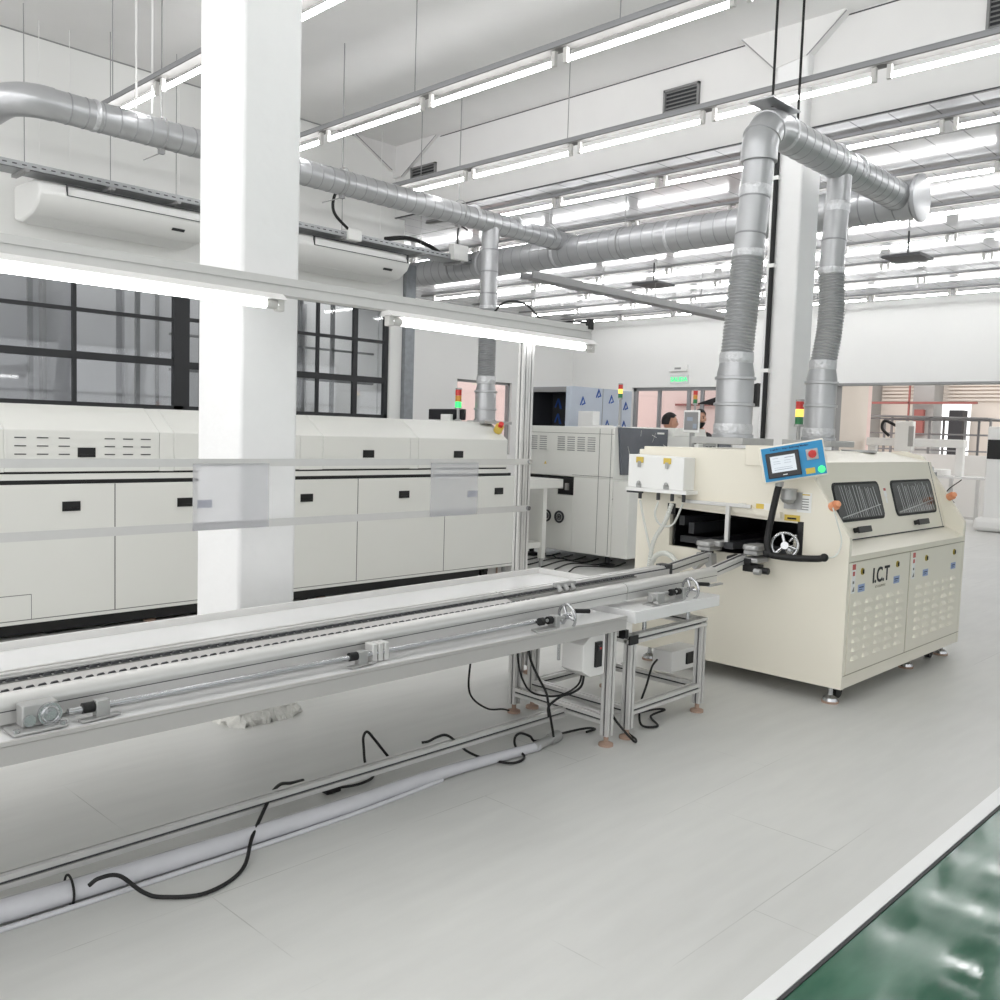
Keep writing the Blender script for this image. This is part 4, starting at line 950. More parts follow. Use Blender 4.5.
hoodpoly(b, [(x-.012, .2), (x+.012, .2), (x+.012, .235), (x-.012, .235)], 0, .001, 0); obj('warning_sticker', b, ['label', 'redlabel'], t)
# lower access panels with louvres
for x0, x1 in ((5.075, 5.94), (5.96, 6.92)):
    pn = obj('access_panel', MB().box(x0, x1, MY0-.002, MY0+.004, .18, .82), 'cream', t)
    b = MB(); nx = 5
    for r_ in range(7):
        for k in range(nx):
            xx = x0+.05+.158*k+(.06 if x0 > 5.5 else 0); z = .25+r_*.053
            L_ = .10
            b.add([(xx, MY0-.002, z), (xx+L_, MY0-.002, z), (xx+L_-.012, MY0-.016, z+.006), (xx+.012, MY0-.016, z+.006), (xx+.018, MY0-.002, z+.028), (xx+L_-.018, MY0-.002, z+.028)],
                  [(0, 1, 2, 3), (3, 2, 5, 4), (0, 3, 4), (1, 5, 2)])
    obj('louvre', b, 'cream', pn, smooth=False)
b = MB(); b.box(5.04, 6.96, MY0-.001, MY0+.004, .821, .826); b.box(5.04, 6.96, MY0-.001, MY0+.004, .173, .177); b.box(5.945, 5.951, MY0-.001, MY0+.004, .175, .82)
obj('panel_gap', b, 'cream_dark', t)
for x, z in ((5.22, .762), (5.74, .762), (6.225, .762), (6.75, .764)):
    obj('quarter_turn_lock', MB().cyl((x, MY0-.008, z), (x, MY0-.001, z), .02, 16).box(x-.004, x+.004, MY0-.014, MY0-.008, z-.012, z+.012, 1), ['brass', 'ink'], t, label='brass panel lock')
    b = MB(); b.box(x-.045, x+.045, MY0-.0036, MY0-.002, z-.118, z-.074); o = obj('lock_sticker', b, 'bluelabel', t)
    obj('sticker_print', MB().box(x-.032, x+.03, MY0-.0042, MY0-.0036, z-.094, z-.088).box(x-.032, x+.012, MY0-.0042, MY0-.0036, z-.106, z-.102), 'navy', o)
text('maker_logo', 'I.C.T', .125, (5.494, MY0-.004, .717), (1, 0, 0), (0, 0, 1), 'ink', t, .001, .0022)
text('maker_lettering', 'ICT-EQUIPMENT', .021, (5.493, MY0-.004, .652), (1, 0, 0), (0, 0, 1), 'cream_dark', t, .0004)
for x, z in ((5.105, .735), (6.01, .735)):
    b = MB(); b.box(x-.025, x+.025, MY0-.0035, MY0-.002, z-.09, z+.08)
    b.box(x-.022, x+.022, MY0-.0042, MY0-.0035, z+.045, z+.077, 1); b.box(x-.014, x+.014, MY0-.0042, MY0-.0035, z+.01, z+.035, 1); b.box(x-.01, x+.01, MY0-.0042, MY0-.0035, z-.035, z-.02, 2); b.prism([(x-.016, z-.08), (x+.016, z-.08), (x+.012, z-.05)], 'y', MY0-.0042, MY0-.0035, 2)
    obj('warning_sticker', b, ['label', 'redlabel', 'seam'], t)
# feet and casters
for x, y in ((5.09, 2.235), (6.30, 2.26), (6.90, 2.24), (5.10, 3.5), (6.88, 3.5)):
    f = obj('leveling_foot', MB().lathe((x, y, 0), (0, 0, 1), [(.012, .045), (.03, .04), (.045, .014), (.11, .012)], 18), 'steel', t, label='steel levelling foot')
    obj('foot_pad', MB().cyl((x, y, 0), (x, y, .013), .048, 20), 'brown', f)
for x, y in ((5.22, 2.26), (6.74, 2.27), (5.9, 2.45), (6.2, 2.35)):
    k = obj('caster', MB().cyl((x, y-.02, .045), (x, y+.02, .045), .045, 18), 'rubber', t)
    obj('caster_fork', MB().box(x-.025, x+.025, y-.028, y+.028, .07, .105), 'darksteel', k)
# white box with latches on the end plate
wb = obj('flux_box', MB().prism([(3.592, 1.162), (3.592, 1.377), (3.168, 1.37), (3.168, 1.162)], 'x', 4.90, MX0), 'white', t, bevel=.006, label='white box with latches')
obj('box_tray', MB().box(4.89, MX0, 3.14, 3.60, 1.14, 1.162), 'white', t)
for y in (3.50, 3.29):
    b = MB(); b.box(4.893, 4.899, y-.028, y+.028, 1.325, 1.362); b.box(4.889, 4.893, y-.012, y+.012, 1.295, 1.335, 1); obj('latch', b, ['yellow', 'castalu'], wb, bevel=.002)
    obj('latch', MB().box(4.89, 4.899, y-.018, y+.018, 1.165, 1.19).ball((4.892, y, 1.195), .014, 10), 'castalu', wb)
# fittings and hoses
b = MB()
for y in (3.518, 3.376, 3.27, 3.185): b.cyl((4.94, y, 1.09), (4.94, y, 1.14), .012, 10)
b.box(4.93, 4.95, 3.50, 3.62, 1.125, 1.14)
obj('hose_fitting', b, 'dark', t)
b = MB(); b.sweep(bez([(4.94, 3.517, 1.08), (4.94, 3.479, .951), (4.94, 3.422, .774), (4.94, 3.379, .688)], 8), .008, 8); b.sweep(bez([(4.94, 3.376, 1.08), (4.93, 3.387, .992), (4.93, 3.338, .932), (4.93, 3.248, .947), (4.94, 3.19, 1.08)], 8), .007, 8)
obj('hose', b, 'clearhose', t, label='thin milky hoses')
b = MB(); pth = bez([(4.94, 3.27, 1.075), (4.93, 3.31, .955), (4.93, 3.386, .83), (4.92, 3.405, .70), (4.92, 3.41, .62)], 14)
b.sweep(pth, [.013+.003*(i % 2) for i in range(len(pth))], 10)
R_ = [Vector((4.93, 3.30+.10*math.cos(a), .655+.10*math.sin(a))) for a in [PI*k/24 for k in range(0, 37)]]; b.sweep(R_[::-1], .017, 10)
obj('hose', b, 'clearhose', t, label='thick coiled milky hose')
b = MB(); b.box(4.975, 4.995, 2.74, 3.2, 1.085, 1.107); b.box(4.985, 5.03, 2.80, 2.83, 1.09, 1.11)
obj('linear_rail', b, 'alu', t, bevel=.002)
b = MB(); b.box(4.965, 4.985, 2.875, 2.90, .86, 1.09); obj('sensor_bracket', b, 'alu', t)
obj('sticker', MB().box(5.026, 5.03, 2.62, 2.73, 1.08, 1.12).box(5.024, 5.026, 2.68, 2.73, 1.085, 1.115, 1), ['label', 'yellow'], t)
b = MB(); b.box(5.025, 5.03, 2.45, 2.545, 1.03, 1.065); b.box(5.022, 5.025, 2.47, 2.525, 1.04, 1.05, 1); obj('sticker', b, ['yellow', 'ink'], t)
b = MB(); b.box(5.026, 5.03, 2.385, 2.47, 1.085, 1.20); b.box(5.024, 5.026, 2.395, 2.46, 1.185, 1.192, 1)
for k in range(5): b.box(5.0245, 5.026, 2.40, 2.455, 1.10+k*.015, 1.105+k*.015, 2)
obj('rating_plate', b, ['label', 'yellow', 'seam'], t)
# beacon cup under control panel and second plate
obj('knuckle', MB().lathe((4.97, 2.50, 1.22), (0, 0, -1), [(0, .05), (.02, .045), (.06, .045), (.08, .03), (.09, .0)], 18), 'castalu', t)
obj('knuckle_plate', MB().box(5.02, 5.03, 2.44, 2.55, 1.10, 1.20), 'castalu', t)
# entry clamps
for y, x, nm in ((2.985, 4.97, 0), (2.67, 4.97, 1)):
    b = MB()
    z = .84 if nm == 0 else .85
    b.prism([(x-.12, y-.04), (x-.10, y-.055), (x+.06, y-.055), (x+.06, y+.05), (x-.10, y+.05), (x-.125, y+.02)], 'z', z, z+.03)
    b.box(x-.10, x+.05, y-.045, y+.045, z-.03, z); b.box(x-.06, x+.06, y-.09, y-.04, z+.0, z+.035) if nm == 0 else b.box(x-.10, x+.04, y-.05, y+.05, z-.075, z-.045)
    obj('entry_clamp', b, 'castalu', t, bevel=.008)
b = MB(); b.box(4.86, 5.0, 2.66, 2.74, .765, .80); b.box(4.88, 4.95, 2.62, 2.72, .72, .765); b.cyl((4.9, 2.64, .735), (4.9, 2.56, .735), .02, 12); b.box(4.90, 4.94, 2.95, 3.02, .76, .82); b.cyl((4.82, 2.78, .79), (4.88, 2.76, .80), .02, 10)
obj('rail_joint', b, 'black', t, bevel=.004, label='black rail joint block')
b = MB(); b.prism([(2.91, .80), (3.01, .80), (3.04, .705), (3.02, .695), (2.96, .75), (2.92, .695), (2.90, .705)], 'x', 4.84, 4.90); b.cyl((4.86, 2.63, .73), (4.86, 2.59, .73), .018, 14)
obj('joint_foot', b, 'castalu', t)
# handwheel on the end plate
hw = Vector((4.93, 2.485, .895))
ax = Vector((-.92, -.38, .05)).normalized(); u = ax.orthogonal().normalized(); v = ax.cross(u)
b = MB(); b.torus(hw, ax, .072, .0085, 32, 10)
for k in range(3):
    a = 2*PI*k/3+.5; d = u*math.cos(a)+v*math.sin(a); b.cyl(hw+d*.015, hw+d*.07, .009, 8)
b.cyl(hw-ax*.02, hw+ax*.015, .022, 14); b.cyl(hw-ax*.09, hw, .012, 10); b.ball(hw-ax*.06+u*.035, .03, 10); b.cyl(hw-ax*.05+v*.03, hw-ax*.05+v*.085, .007, 8)
obj('handwheel', b, 'steel', t, label='polished spoked handwheel')
# black arm carrying the control panel
b = MB(); A = [(4.90, 2.525, 1.235), (4.89, 2.53, 1.2), (4.88, 2.56, 1.0), (4.87, 2.565, .90), (4.87, 2.545, .845), (4.87, 2.50, .835), (4.88, 2.40, .835), (4.90, 2.27, .845), (4.905, 2.235, .855)]
b.sweep(bez(A, 5), .019, 14); b.ball((4.905, 2.235, .855), .024, 12); b.ball((4.87, 2.56, .845), .026, 12)
arm = obj('support_arm', b, 'rubber', t, bevel=0, label='black cranked pipe arm')
b = MB(); b.cyl((4.90, 2.525, 1.235), (4.90, 2.52, 1.275), .024, 14); obj('arm_socket', b, 'castalu', arm)
b = MB(); b.sweep(bez([(4.99, 2.24, 1.13), (4.97, 2.20, 1.05), (4.97, 2.17, .95), (4.96, 2.19, .87), (4.92, 2.23, .85)], 8), .0045, 6); obj('hose', b, 'clearhose', t, label='thin white air line')
# control panel: tilted slab facing the viewer
PC = Vector((4.86, 2.426, 1.381))
th_, ta_, ro_ = 1.05, .03, .202
_w = Vector((math.cos(th_), -math.sin(th_), 0)); _u = Vector((math.sin(th_)*math.sin(ta_), math.cos(th_)*math.sin(ta_), math.cos(ta_)))
px_ = _w*math.cos(ro_)+_u*math.sin(ro_); pz_ = -_w*math.sin(ro_)+_u*math.cos(ro_); pn_ = px_.cross(pz_)
def PP(a, c, d): return PC+px_*a+pz_*c+pn_*d
SK = .0
def pbox(b, a0, a1, c0, c1, d0, d1, mi=0): b.obox(PP(a0, c0, d0), px_*(a1-a0), pz_*(c1-c0), pn_*(d1-d0), mi)
W_, H_ = .176, .104
b = MB(); pbox(b, -W_, W_, -H_, H_, -.07, 0); cp = obj('control_panel', b, 'cream', t, bevel=.008)
b = MB(); pbox(b, -W_+.012, W_-.008, -H_+.01, H_-.008, 0, .003); obj('blue_fascia', b, 'blue', cp, bevel=.001, label='bright blue fascia')
b = MB(); pbox(b, -.145, .035, -.078, .064, .003, .02); sc = obj('touch_screen', b, 'mono', cp, bevel=.004, label='black framed touch screen')
b = MB(); pbox(b, -.123, .012, -.048, .044, .02, .022)
for q0, q1, r0, r1 in ((-.108, -.07, .0, .002), (-.108, -.07, .012, .014), (-.05, -.012, .0, .002), (-.05, -.012, .014, .016), (-.108, -.01, -.035, -.032), (-.108, -.01, -.024, -.022), (-.045, .004, .028, .032), (-.11, -.08, .03, .032)): pbox(b, q0, q1, r0, r1, .022, .0225, 1)
obj('display', b, ['screen', 'screendark'], cp); b = MB(); pbox(b, -.066, -.042, -.067, -.062, .02, .0212); obj('brand_mark', b, 'label', cp)
b = MB(); pbox(b, .073, .137, -.006, .055, .003, .008); obj('switch_plate', b, 'castalu', cp, bevel=.002)
b = MB(); b.cyl(PP(.105, .025, .008), PP(.105, .025, .02), .022, 20); b.obox(PP(.086, .018, .02), px_*.04+pz_*.012, pz_*.014-px_*.004, pn_*.012); obj('rotary_switch', b, 'red', cp, label='red rotary main switch')
b = MB(); b.cyl(PP(.142, -.066, .003), PP(.142, -.066, .018), .019, 20); obj('push_button', b, 'greenlit', cp, label='lit green push button')
b = MB(); pbox(b, .058, .108, -.082, -.05, .003, .006); obj('key_sticker', b, 'yellow', cp, bevel=.001)
text('panel_lettering', 'Lead-Free Wave Soldering Machine', .0145, PP(-.01, .081, .004), px_, pz_, 'navy', t, .0003, .0004)
# emergency stops
for x in (MX0, MX1-.04):
    yy, zz = 2.245, 1.12
    e = obj('emergency_stop', MB().cyl((x+.005, yy+.02, zz+.01), (x-.01, yy-.01, zz+.025), .027, 20), 'orange', t)
    obj('button', MB().lathe((x-.008, yy-.006, zz+.023), (-.4, -.8, .45), [(0, .01), (.012, .01), (.015, .019), (.026, .018), (.03, .008)], 18), 'orange', e)
obj('top_fitting', MB().cyl((6.5, 2.75, 1.43), (6.5, 2.75, 1.445), .12, 20), 'castalu', t)
b = MB(); b.box(6.8, 7.0, 2.4, 2.55, 1.28, 1.34); obj('bracket', b, 'gloss_white', t, bevel=.004)
obj('side_duct', MB().box(6.97, 7.06, 2.40, 2.5, 1.0, 1.3), 'grey', t)

# ================================================================ CONVEYOR LINE
TX0 = -.7
t = cv = thing('insertion_conveyor', (1.5, 2.8, 0), 'long aluminium chain conveyor table running from lower left to the cream machine', 'conveyor')
tx1 = 3.58
b = MB(); b.box(TX0, tx1, 2.615, 3.30, .575, .628)
b.box(TX0, tx1, 2.605, 2.615, .566, .632)
top = obj('table_top', b, 'gloss_white', t, bevel=.002)
b = MB(); b.box(TX0, tx1, 2.597, 2.605, .566, .618); b.box(TX0, tx1, 2.594, 2.606, .62, .632); obj('fascia', b, 'fascia', t, label='brushed aluminium fascia')
obj('end_cap', MB().box(tx1, tx1+.006, 2.60, 2.65, .57, .628), 'gloss_white', t)
obj('corner_cap', MB().box(tx1-.0, tx1+.025, 2.60, 2.64, .52, .56), 'black', t)
def extr(b, p0, p1, w_=.045, h_=.045):          # slotted square aluminium extrusion between two points
    p0, p1 = Vector(p0), Vector(p1); d = (p1-p0).normalized()
    s1 = d.orthogonal().normalized() if abs(d.z) > .9 else Vector((0, 0, 1)).cross(d).normalized()
    if abs(d.z) > .9: s1 = Vector((1, 0, 0))
    s2 = d.cross(s1).normalized(); L = (p1-p0)
    a, g, e = w_/2, .005, .008
    ring = []
    pts = [(-a, -a), (-g, -a), (-g, -a+e), (g, -a+e), (g, -a), (a, -a), (a, -g), (a-e, -g), (a-e, g), (a, g), (a, a), (g, a), (g, a-e), (-g, a-e), (-g, a), (-a, a), (-a, g), (-a+e, g), (-a+e, -g), (-a, -g)]
    n = len(pts); V = [p0+s1*x+s2*y for x, y in pts]+[p1+s1*x+s2*y for x, y in pts]
    b.add(V, [tuple(range(n-1, -1, -1)), tuple(range(n, 2*n))]+[(i, (i+1) % n, n+(i+1) % n, n+i) for i in range(n)])
    # dark slot floors
    for x, y in ((0, -a+e-.0008), (0, a-e+.0008)):
        q = [p0+s1*(-g)+s2*y, p0+s1*g+s2*y, p1+s1*g+s2*y, p1+s1*(-g)+s2*y]; b.add(q, [(0, 1, 2, 3)], 1)
    for x in (-a+e-.0008, a-e+.0008):
        q = [p0+s1*x+s2*(-g), p0+s1*x+s2*g, p1+s1*x+s2*g, p1+s1*x-s2*g]; b.add(q, [(0, 1, 2, 3)], 1)
def leg(x, y, z1, parent, name='leg', foot=True):
    b = MB(); extr(b, (x, y, .05), (x, y, z1)); l = obj(name, b, ['alu', 'groove'], parent, smooth=False)
    if foot: obj('leveling_foot', MB().lathe((x, y, 0), (0, 0, 1), [(0, .036), (.012, .036), (.022, .012), (.055, .012)], 18), 'brown', l)
for x, y in ((3.505, 2.635), (3.545, 3.285), (.05, 2.635), (.05, 3.285)): leg(x, y, .575, t)
b = MB(); extr(b, (3.52, 2.66, .12), (3.54, 3.26, .12)); extr(b, (.05, 2.66, .12), (.05, 3.26, .12)); extr(b, (.07, 2.92, .1), (3.51, 2.92, .1)); extr(b, (3.52, 2.66, .545), (3.54, 3.26, .545))
obj('lower_frame', b, ['alu', 'groove'], t, smooth=False)
# rails
def rail_front(x0, x1, z0, z1, y):
    b = MB(); prof = [(y-.03, -.045), (y-.03, -.008), (y-.033, -.002)]
    for k in range(9): a = PI-PI*k/8; prof.append((y+.033*math.cos(a), .008+.030*math.sin(a)))
    prof += [(y+.033, -.002), (y+.03, -.008), (y+.03, -.045)]
    n = len(prof); V = [(x0, p, z0+q) for p, q in prof]+[(x1, p, z1+q) for p, q in prof]
    b.add(V, [tuple(range(n)), tuple(range(2*n-1, n-1, -1))]+[(i, n+i, n+(i+1) % n, (i+1) % n) for i in range(n)])
    b.obox((x0, y-.0305, z0-.010), (x1-x0, 0, z1-z0), (0, .008, 0), (0, 0, .004), 1)
    return b
r1 = obj('front_rail', rail_front(TX0, 3.742, .670, .715, 2.75), ['alu', 'groove'], t, label='round topped aluminium front rail')
r2 = obj('front_rail', rail_front(3.748, 4.60, .715, .728, 2.75), ['alu', 'groove'], t, label='short round topped rail before the machine')
def rail_back(x0, x1, z0, z1, y):
    b = MB()
    for (q0, q1, h0, h1, mi) in ((0, .06, -.06, -.002, 0), (.006, .03, -.002, .006, 0), (.04, .055, -.002, .006, 0), (.03, .04, -.0025, -.0015, 1), (-.006, 0, -.04, -.012, 0), (-.004, .0, -.012, -.006, 1), (-.025, -.004, -.052, -.04, 0)):
        b.obox((x0, y+q0, z0+h0), (x1-x0, 0, z1-z0), (0, q1-q0, 0), (0, 0, h1-h0), mi)
    return b
obj('back_rail', rail_back(TX0, 3.0, .720, .755, 2.875), ['alu', 'groove'], t)
obj('back_rail', rail_back(3.01, 4.34, .755, .772, 2.875), ['alu', 'groove'], t)
obj('rail_bed', MB().obox((TX0, 2.80, .665), (3.7, 0, .035), (0, .045, .012), (0, 0, .03)), 'fascia', t)
def chain(y, z0, z1, x0, x1, nm, m_):
    b = MB(); n = int((x1-x0)/.034)
    for k in range(n):
        x = x0+k*.034; z = z0+(z1-z0)*(x-x0)/(x1-x0)
        b.add([(x, y-.006, z), (x+.026, y-.006, z), (x+.026, y+.006, z), (x, y+.006, z), (x+.004, y-.004, z+.008), (x+.02, y-.004, z+.010), (x+.02, y+.004, z+.010), (x+.004, y+.004, z+.008)],
              [(0, 3, 2, 1), (4, 5, 6, 7), (0, 1, 5, 4), (1, 2, 6, 5), (2, 3, 7, 6), (3, 0, 4, 7)])
    b.obox((x0, y-.007, z0-.006), (x1-x0, 0, z1-z0), (0, .014, 0), (0, 0, .006), 1)
    obj(nm, b, [m_, 'seam'], t, smooth=False)
chain(2.792, .698, .730, TX0, 3.15, 'conveyor_chain', 'dark')
chain(2.855, .711, .752, TX0, 4.0, 'conveyor_chain', 'dark')
# ramps into the machine
b = MB()
for h0, h1, w0, w1, mi in ((-.05, 0, 0, .05, 0), (-.028, -.022, -.002, .0, 1), (0, .004, .02, .03, 1)):
    b.obox((4.59, 2.72+w0, .762+h0), (.30, -.02, .055), (0, w1-w0, 0), (0, 0, h1-h0), mi)
obj('entry_ramp', b, ['alu', 'groove'], t)
b = MB()
for h0, h1, w0, w1, mi in ((-.05, 0, 0, .05, 0), (-.028, -.022, -.002, .0, 1), (0, .004, .02, .03, 1)):
    b.obox((4.36, 2.88+w0, .772+h0), (.52, .05, .035), (0, w1-w0, 0), (0, 0, h1-h0), mi)
obj('entry_ramp', b, ['alu', 'groove'], t)
obj('ramp_hinge', MB().box(4.31, 4.37, 2.87, 2.94, .70, .783), 'dark', t)
b = MB()
for k in range(3): b.cyl((3.37+.05*k, 2.86, .76), (3.37+.05*k, 2.84, .735), .014, 10)
b.box(3.35, 3.50, 2.855, 2.875, .755, .775)
obj('side_bracket', b, 'castalu', t)
# spindle, brackets, gearbox, handwheels
b = MB(); b.cyl((1.0, 2.66, .662), (3.1, 2.66, .668), .0095, 12); b.cyl((1.0, 2.675, .655), (3.1, 2.675, .661), .005, 8)
obj('spindle', b, 'steel', t)
for x, z in ((1.085, .664), (2.03, .667)):
    b = MB(); b.box(x-.01, x+.03, 2.645, 2.675, .63, .682); b.prism([(x-.06, 2.62), (x+.06, 2.64), (x+.06, 2.665), (x-.06, 2.655)], 'z', .631, .637); b.cyl((x+.03, 2.628, .638), (x+.03, 2.628, .644), .009, 8)
    o = obj('spindle_bracket', b, 'castalu', t, bevel=.002); obj('coupling', MB().cyl((x-.045, 2.66, z), (x-.012, 2.66, z), .016, 12), 'rubber', o)
b = MB()
for k in range(3): b.box(2.085+k*.028, 2.107+k*.028, 2.65, 2.70, .632, .70)
obj('slide_block', b, 'alu', t, bevel=.003)
b = MB(); b.prism([(.84, 2.61), (.985, 2.615), (.985, 2.70), (.84, 2.695)], 'z', .633, .642); b.box(.875, .97, 2.65, 2.70, .642, .705)
gb = obj('gearbox', b, 'castalu', t, bevel=.004)
b = MB(); b.cyl((.945, 2.652, .672), (.945, 2.638, .672), .032, 24); b.torus((.945, 2.638, .672), (0, 1, 0), .022, .004, 20, 8); b.cyl((.945, 2.64, .672), (.945, 2.63, .672), .012, 12); b.cyl((.892, 2.652, .662), (.892, 2.64, .662), .016, 16)
for x in (.852, .975): b.cyl((x, 2.625, .642), (x, 2.625, .65), .01, 8)
obj('pulley', b, 'steel', gb)
def crank(x, y, z, lab):
    b = MB(); c = Vector((x, y, z)); A_ = Vector((.97, -.15, .05)).normalized(); U_ = A_.orthogonal().normalized(); V_ = A_.cross(U_); b.torus(c, A_, .056, .007, 28, 8)
    for k in range(3):
        a = 2*PI*k/3+.4; b.cyl(c, c+(U_*math.cos(a)+V_*math.sin(a))*.05, .007, 8)
    b.cyl(c-Vector((.02, 0, 0)), c+Vector((.02, 0, 0)), .014, 12)
    o = obj('handwheel', b, 'steel', t, label=lab); hb = MB(); p = c+Vector((.01, -.03, .03)); hb.cyl(p, p+Vector((.085, -.02, -.008)), .0105, 12); obj('handle', hb, 'rubber', o, label='black handle')
    hb = MB(); hb.box(x-.10, x-.07, y-.02, y+.03, .63 if x < 3.6 else .645, z+.016); hb.cyl((x-.14, y, z), (x-.02, y, z), .008, 10); hb.prism([(x-.24, y-.03), (x-.10, y-.03), (x-.10, y+.02), (x-.22, y+.02)], 'z', .63 if x < 3.6 else .645, .638 if x < 3.6 else .652)
    obj('bearing_block', hb, 'castalu', t, bevel=.003); hb = MB(); hb.cyl((x-.135, y, z), (x-.11, y, z), .018, 12); hb.cyl((x-.19, y, z), (x-.165, y, z), .018, 12); obj('coupling', hb, 'rubber', t)
crank(3.19, 2.645, .668, 'small polished handwheel on the long table'); crank(4.21, 2.645, .692, 'small polished handwheel on the short table')
b = MB(); b.box(3.88, 3.95, 2.63, 2.69, .645, .70); b.box(3.82, 3.98, 2.61, 2.68, .645, .652); b.cyl((3.86, 2.66, .675), (3.92, 2.66, .675), .02, 12); b.cyl((3.95, 2.66, .69), (4.1, 2.66, .69), .008, 8); b.cyl((3.85, 2.63, .66), (3.85, 2.60, .66), .009, 8)
obj('drive_unit', b, 'castalu', t, bevel=.003)
obj('slotted_bracket', MB().box(4.36, 4.50, 2.62, 2.64, .69, .70), 'castalu', t)
# black switch box under table
b = MB(); b.box(3.30, 3.335, 2.62, 2.90, .40, .55)
e = obj('power_box', MB().prism([(3.30, .395), (3.30, .52), (3.37, .565), (3.465, .565), (3.465, .36), (3.36, .36)], 'y', 2.632, 2.76), 'trunkw', t, bevel=.003, label='grey electrical box under the table end')
b = MB(); b.box(3.385, 3.43, 2.62, 2.632, .405, .525); obj('socket', b, 'black', e); obj('rocker_switch', MB().box(3.395, 3.42, 2.614, 2.62, .485, .51), 'dark', e)
obj('indicator', MB().box(3.402, 3.412, 2.611, 2.614, .492, .5), 'red', e)
obj('height_rod', MB().cyl((3.68, 3.1, .30), (3.68, 3.1, .57), .009, 10), 'steel', t)

# second, short table
t2 = thing('short_table', (4.0, 2.95, 0), 'short white topped aluminium stand between the long conveyor and the cream machine', 'table')
b = MB(); b.box(3.64, 4.42, 2.59, 3.26, .585, .645); obj('table_top', b, 'gloss_white', t2, bevel=.003)
for x, y in ((3.67, 2.635), (3.68, 3.275), (4.33, 2.645), (4.33, 3.275)): leg(x, y, .50, t2)
b = MB(); extr(b, (3.67, 2.635, .50), (4.36, 2.645, .50)); extr(b, (3.67, 3.275, .50), (4.36, 3.275, .50)); extr(b, (3.67, 2.62, .50), (3.67, 3.3, .50)); extr(b, (4.34, 2.64, .50), (4.34, 3.3, .50))
extr(b, (3.69, 2.635, .14), (4.31, 2.645, .14)); extr(b, (4.33, 2.66, .14), (4.33, 3.26, .14)); extr(b, (3.67, 2.66, .14), (3.67, 3.26, .14)); extr(b, (3.69, 3.275, .14), (4.31, 3.275, .14))
obj('frame', b, ['alu', 'groove'], t2, smooth=False)
for x, y in ((3.82, 2.66), (4.22, 2.66), (3.82, 3.2), (4.22, 3.2)): obj('height_rod', MB().cyl((x, y, .515), (x, y, .585), .011, 10).cyl((x, y, .575), (x, y, .585), .022, 10), 'steel', t2)
obj('corner_cap', MB().box(3.625, 3.695, 2.603, 2.613, .478, .522), 'black', t2)
e = obj('power_box', MB().box(4.30, 4.56, 2.80, 2.93, .185, .305), 'trunkw', t2, bevel=.004, label='grey electrical box low behind the stand'); obj('socket', MB().box(4.44, 4.52, 2.79, 2.80, .215, .28), 'black', e)

# assembly bench behind conveyor with posts, doc rails and task lights
t = thing('assembly_bench', (1.8, 3.6, 0), 'long white bench tray with aluminium upright behind the chain conveyor', 'bench')
b = MB(); b.obox((TX0, 3.31, .562), (4.98, 0, .045), (0, .49, 0), (0, 0, .013)); obj('tray', b, 'gloss_white', t)
b = MB(); b.obox((TX0, 3.80, .560), (5.0, 0, .045), (0, .015, 0), (0, 0, .047)); b.box(4.285, 4.30, 3.31, 3.80, .60, .652); obj('tray_rim', b, 'trunkw', t)
b = MB(); extr(b, (4.128, 3.84, .0), (4.128, 3.84, 2.09), .045); extr(b, (4.177, 3.84, .0), (4.177, 3.84, 2.09), .045)
obj('upright', b, ['alu', 'groove'], t, smooth=False)
b = MB(); extr(b, (-.6, 3.84, .0), (-.6, 3.84, 2.09), .05); obj('upright', b, ['alu', 'groove'], t, smooth=False)
for x in (-.5, 4.2): leg(x, 3.775, .56 if x < 0 else .60, t)
b = MB(); b.box(-.6, 4.14, 3.765, 3.77, 1.302, 1.337); obj('document_bar', b, 'alu', t, label='upper flat document bar')
b = MB(); b.box(-.6, 4.14, 3.765, 3.77, 1.018, 1.055); obj('document_bar', b, 'alu', t, label='lower flat document bar')
b = MB()
for z in (1.32, 1.037): b.cyl((4.125, 3.75, z), (4.125, 3.815, z), .014, 12)
obj('bar_bolt', b, 'steel', t)
b = MB(); extr(b, (-.7, 3.82, 2.13), (4.70, 3.82, 2.15), .08); obj('light_beam', b, ['alu', 'alu'], t, smooth=False)
b = MB(); b.box(4.66, 4.705, 3.77, 3.80, 2.17, 2.235); obj('beam_end_cap', b, 'black', t)
b = MB(); b.sweep(bez([(3.85, 3.84, 2.18), (3.95, 3.84, 2.26), (4.12, 3.84, 2.27), (4.28, 3.84, 2.19)], 8), .006, 6); b.sweep(bez([(4.45, 3.84, 2.19), (4.55, 3.82, 2.21), (4.7, 3.8, 2.215)], 6), .006, 6); obj('cable', b, 'rubber', t)
for x0, x1, lb in ((.70, 2.375, 'lit task light tube hung over the bench left of the broad pillar'), (2.99, 4.67, 'lit task light tube hung over the bench beside the aluminium upright')):
    q = thing('task_light', ((x0+x1)/2, 3.76, 2.04), lb, 'task light', 'task lights over the bench')
    obj('tube', MB().cyl((x0+.03, 3.745, 2.045), (x1-.03, 3.745, 2.045), .02, 14), 'tasktube', q)
    obj('reflector', MB().prism([(3.70, 2.068), (3.80, 2.068), (3.79, 2.092), (3.74, 2.098)], 'x', x0, x1), 'trunkw', q)
    b = MB()
    for xx in (x0, x1-.035): b.box(xx, xx+.035, 3.725, 3.765, 2.018, 2.075)
    obj('lamp_holder', b, 'tubeend', q, bevel=.004); obj('tube_cap', MB().cyl((x0+.033, 3.745, 2.045), (x0+.09, 3.745, 2.045), .0205, 14).cyl((x1-.09, 3.745, 2.045), (x1-.033, 3.745, 2.045), .0205, 14), 'tubeend', q)
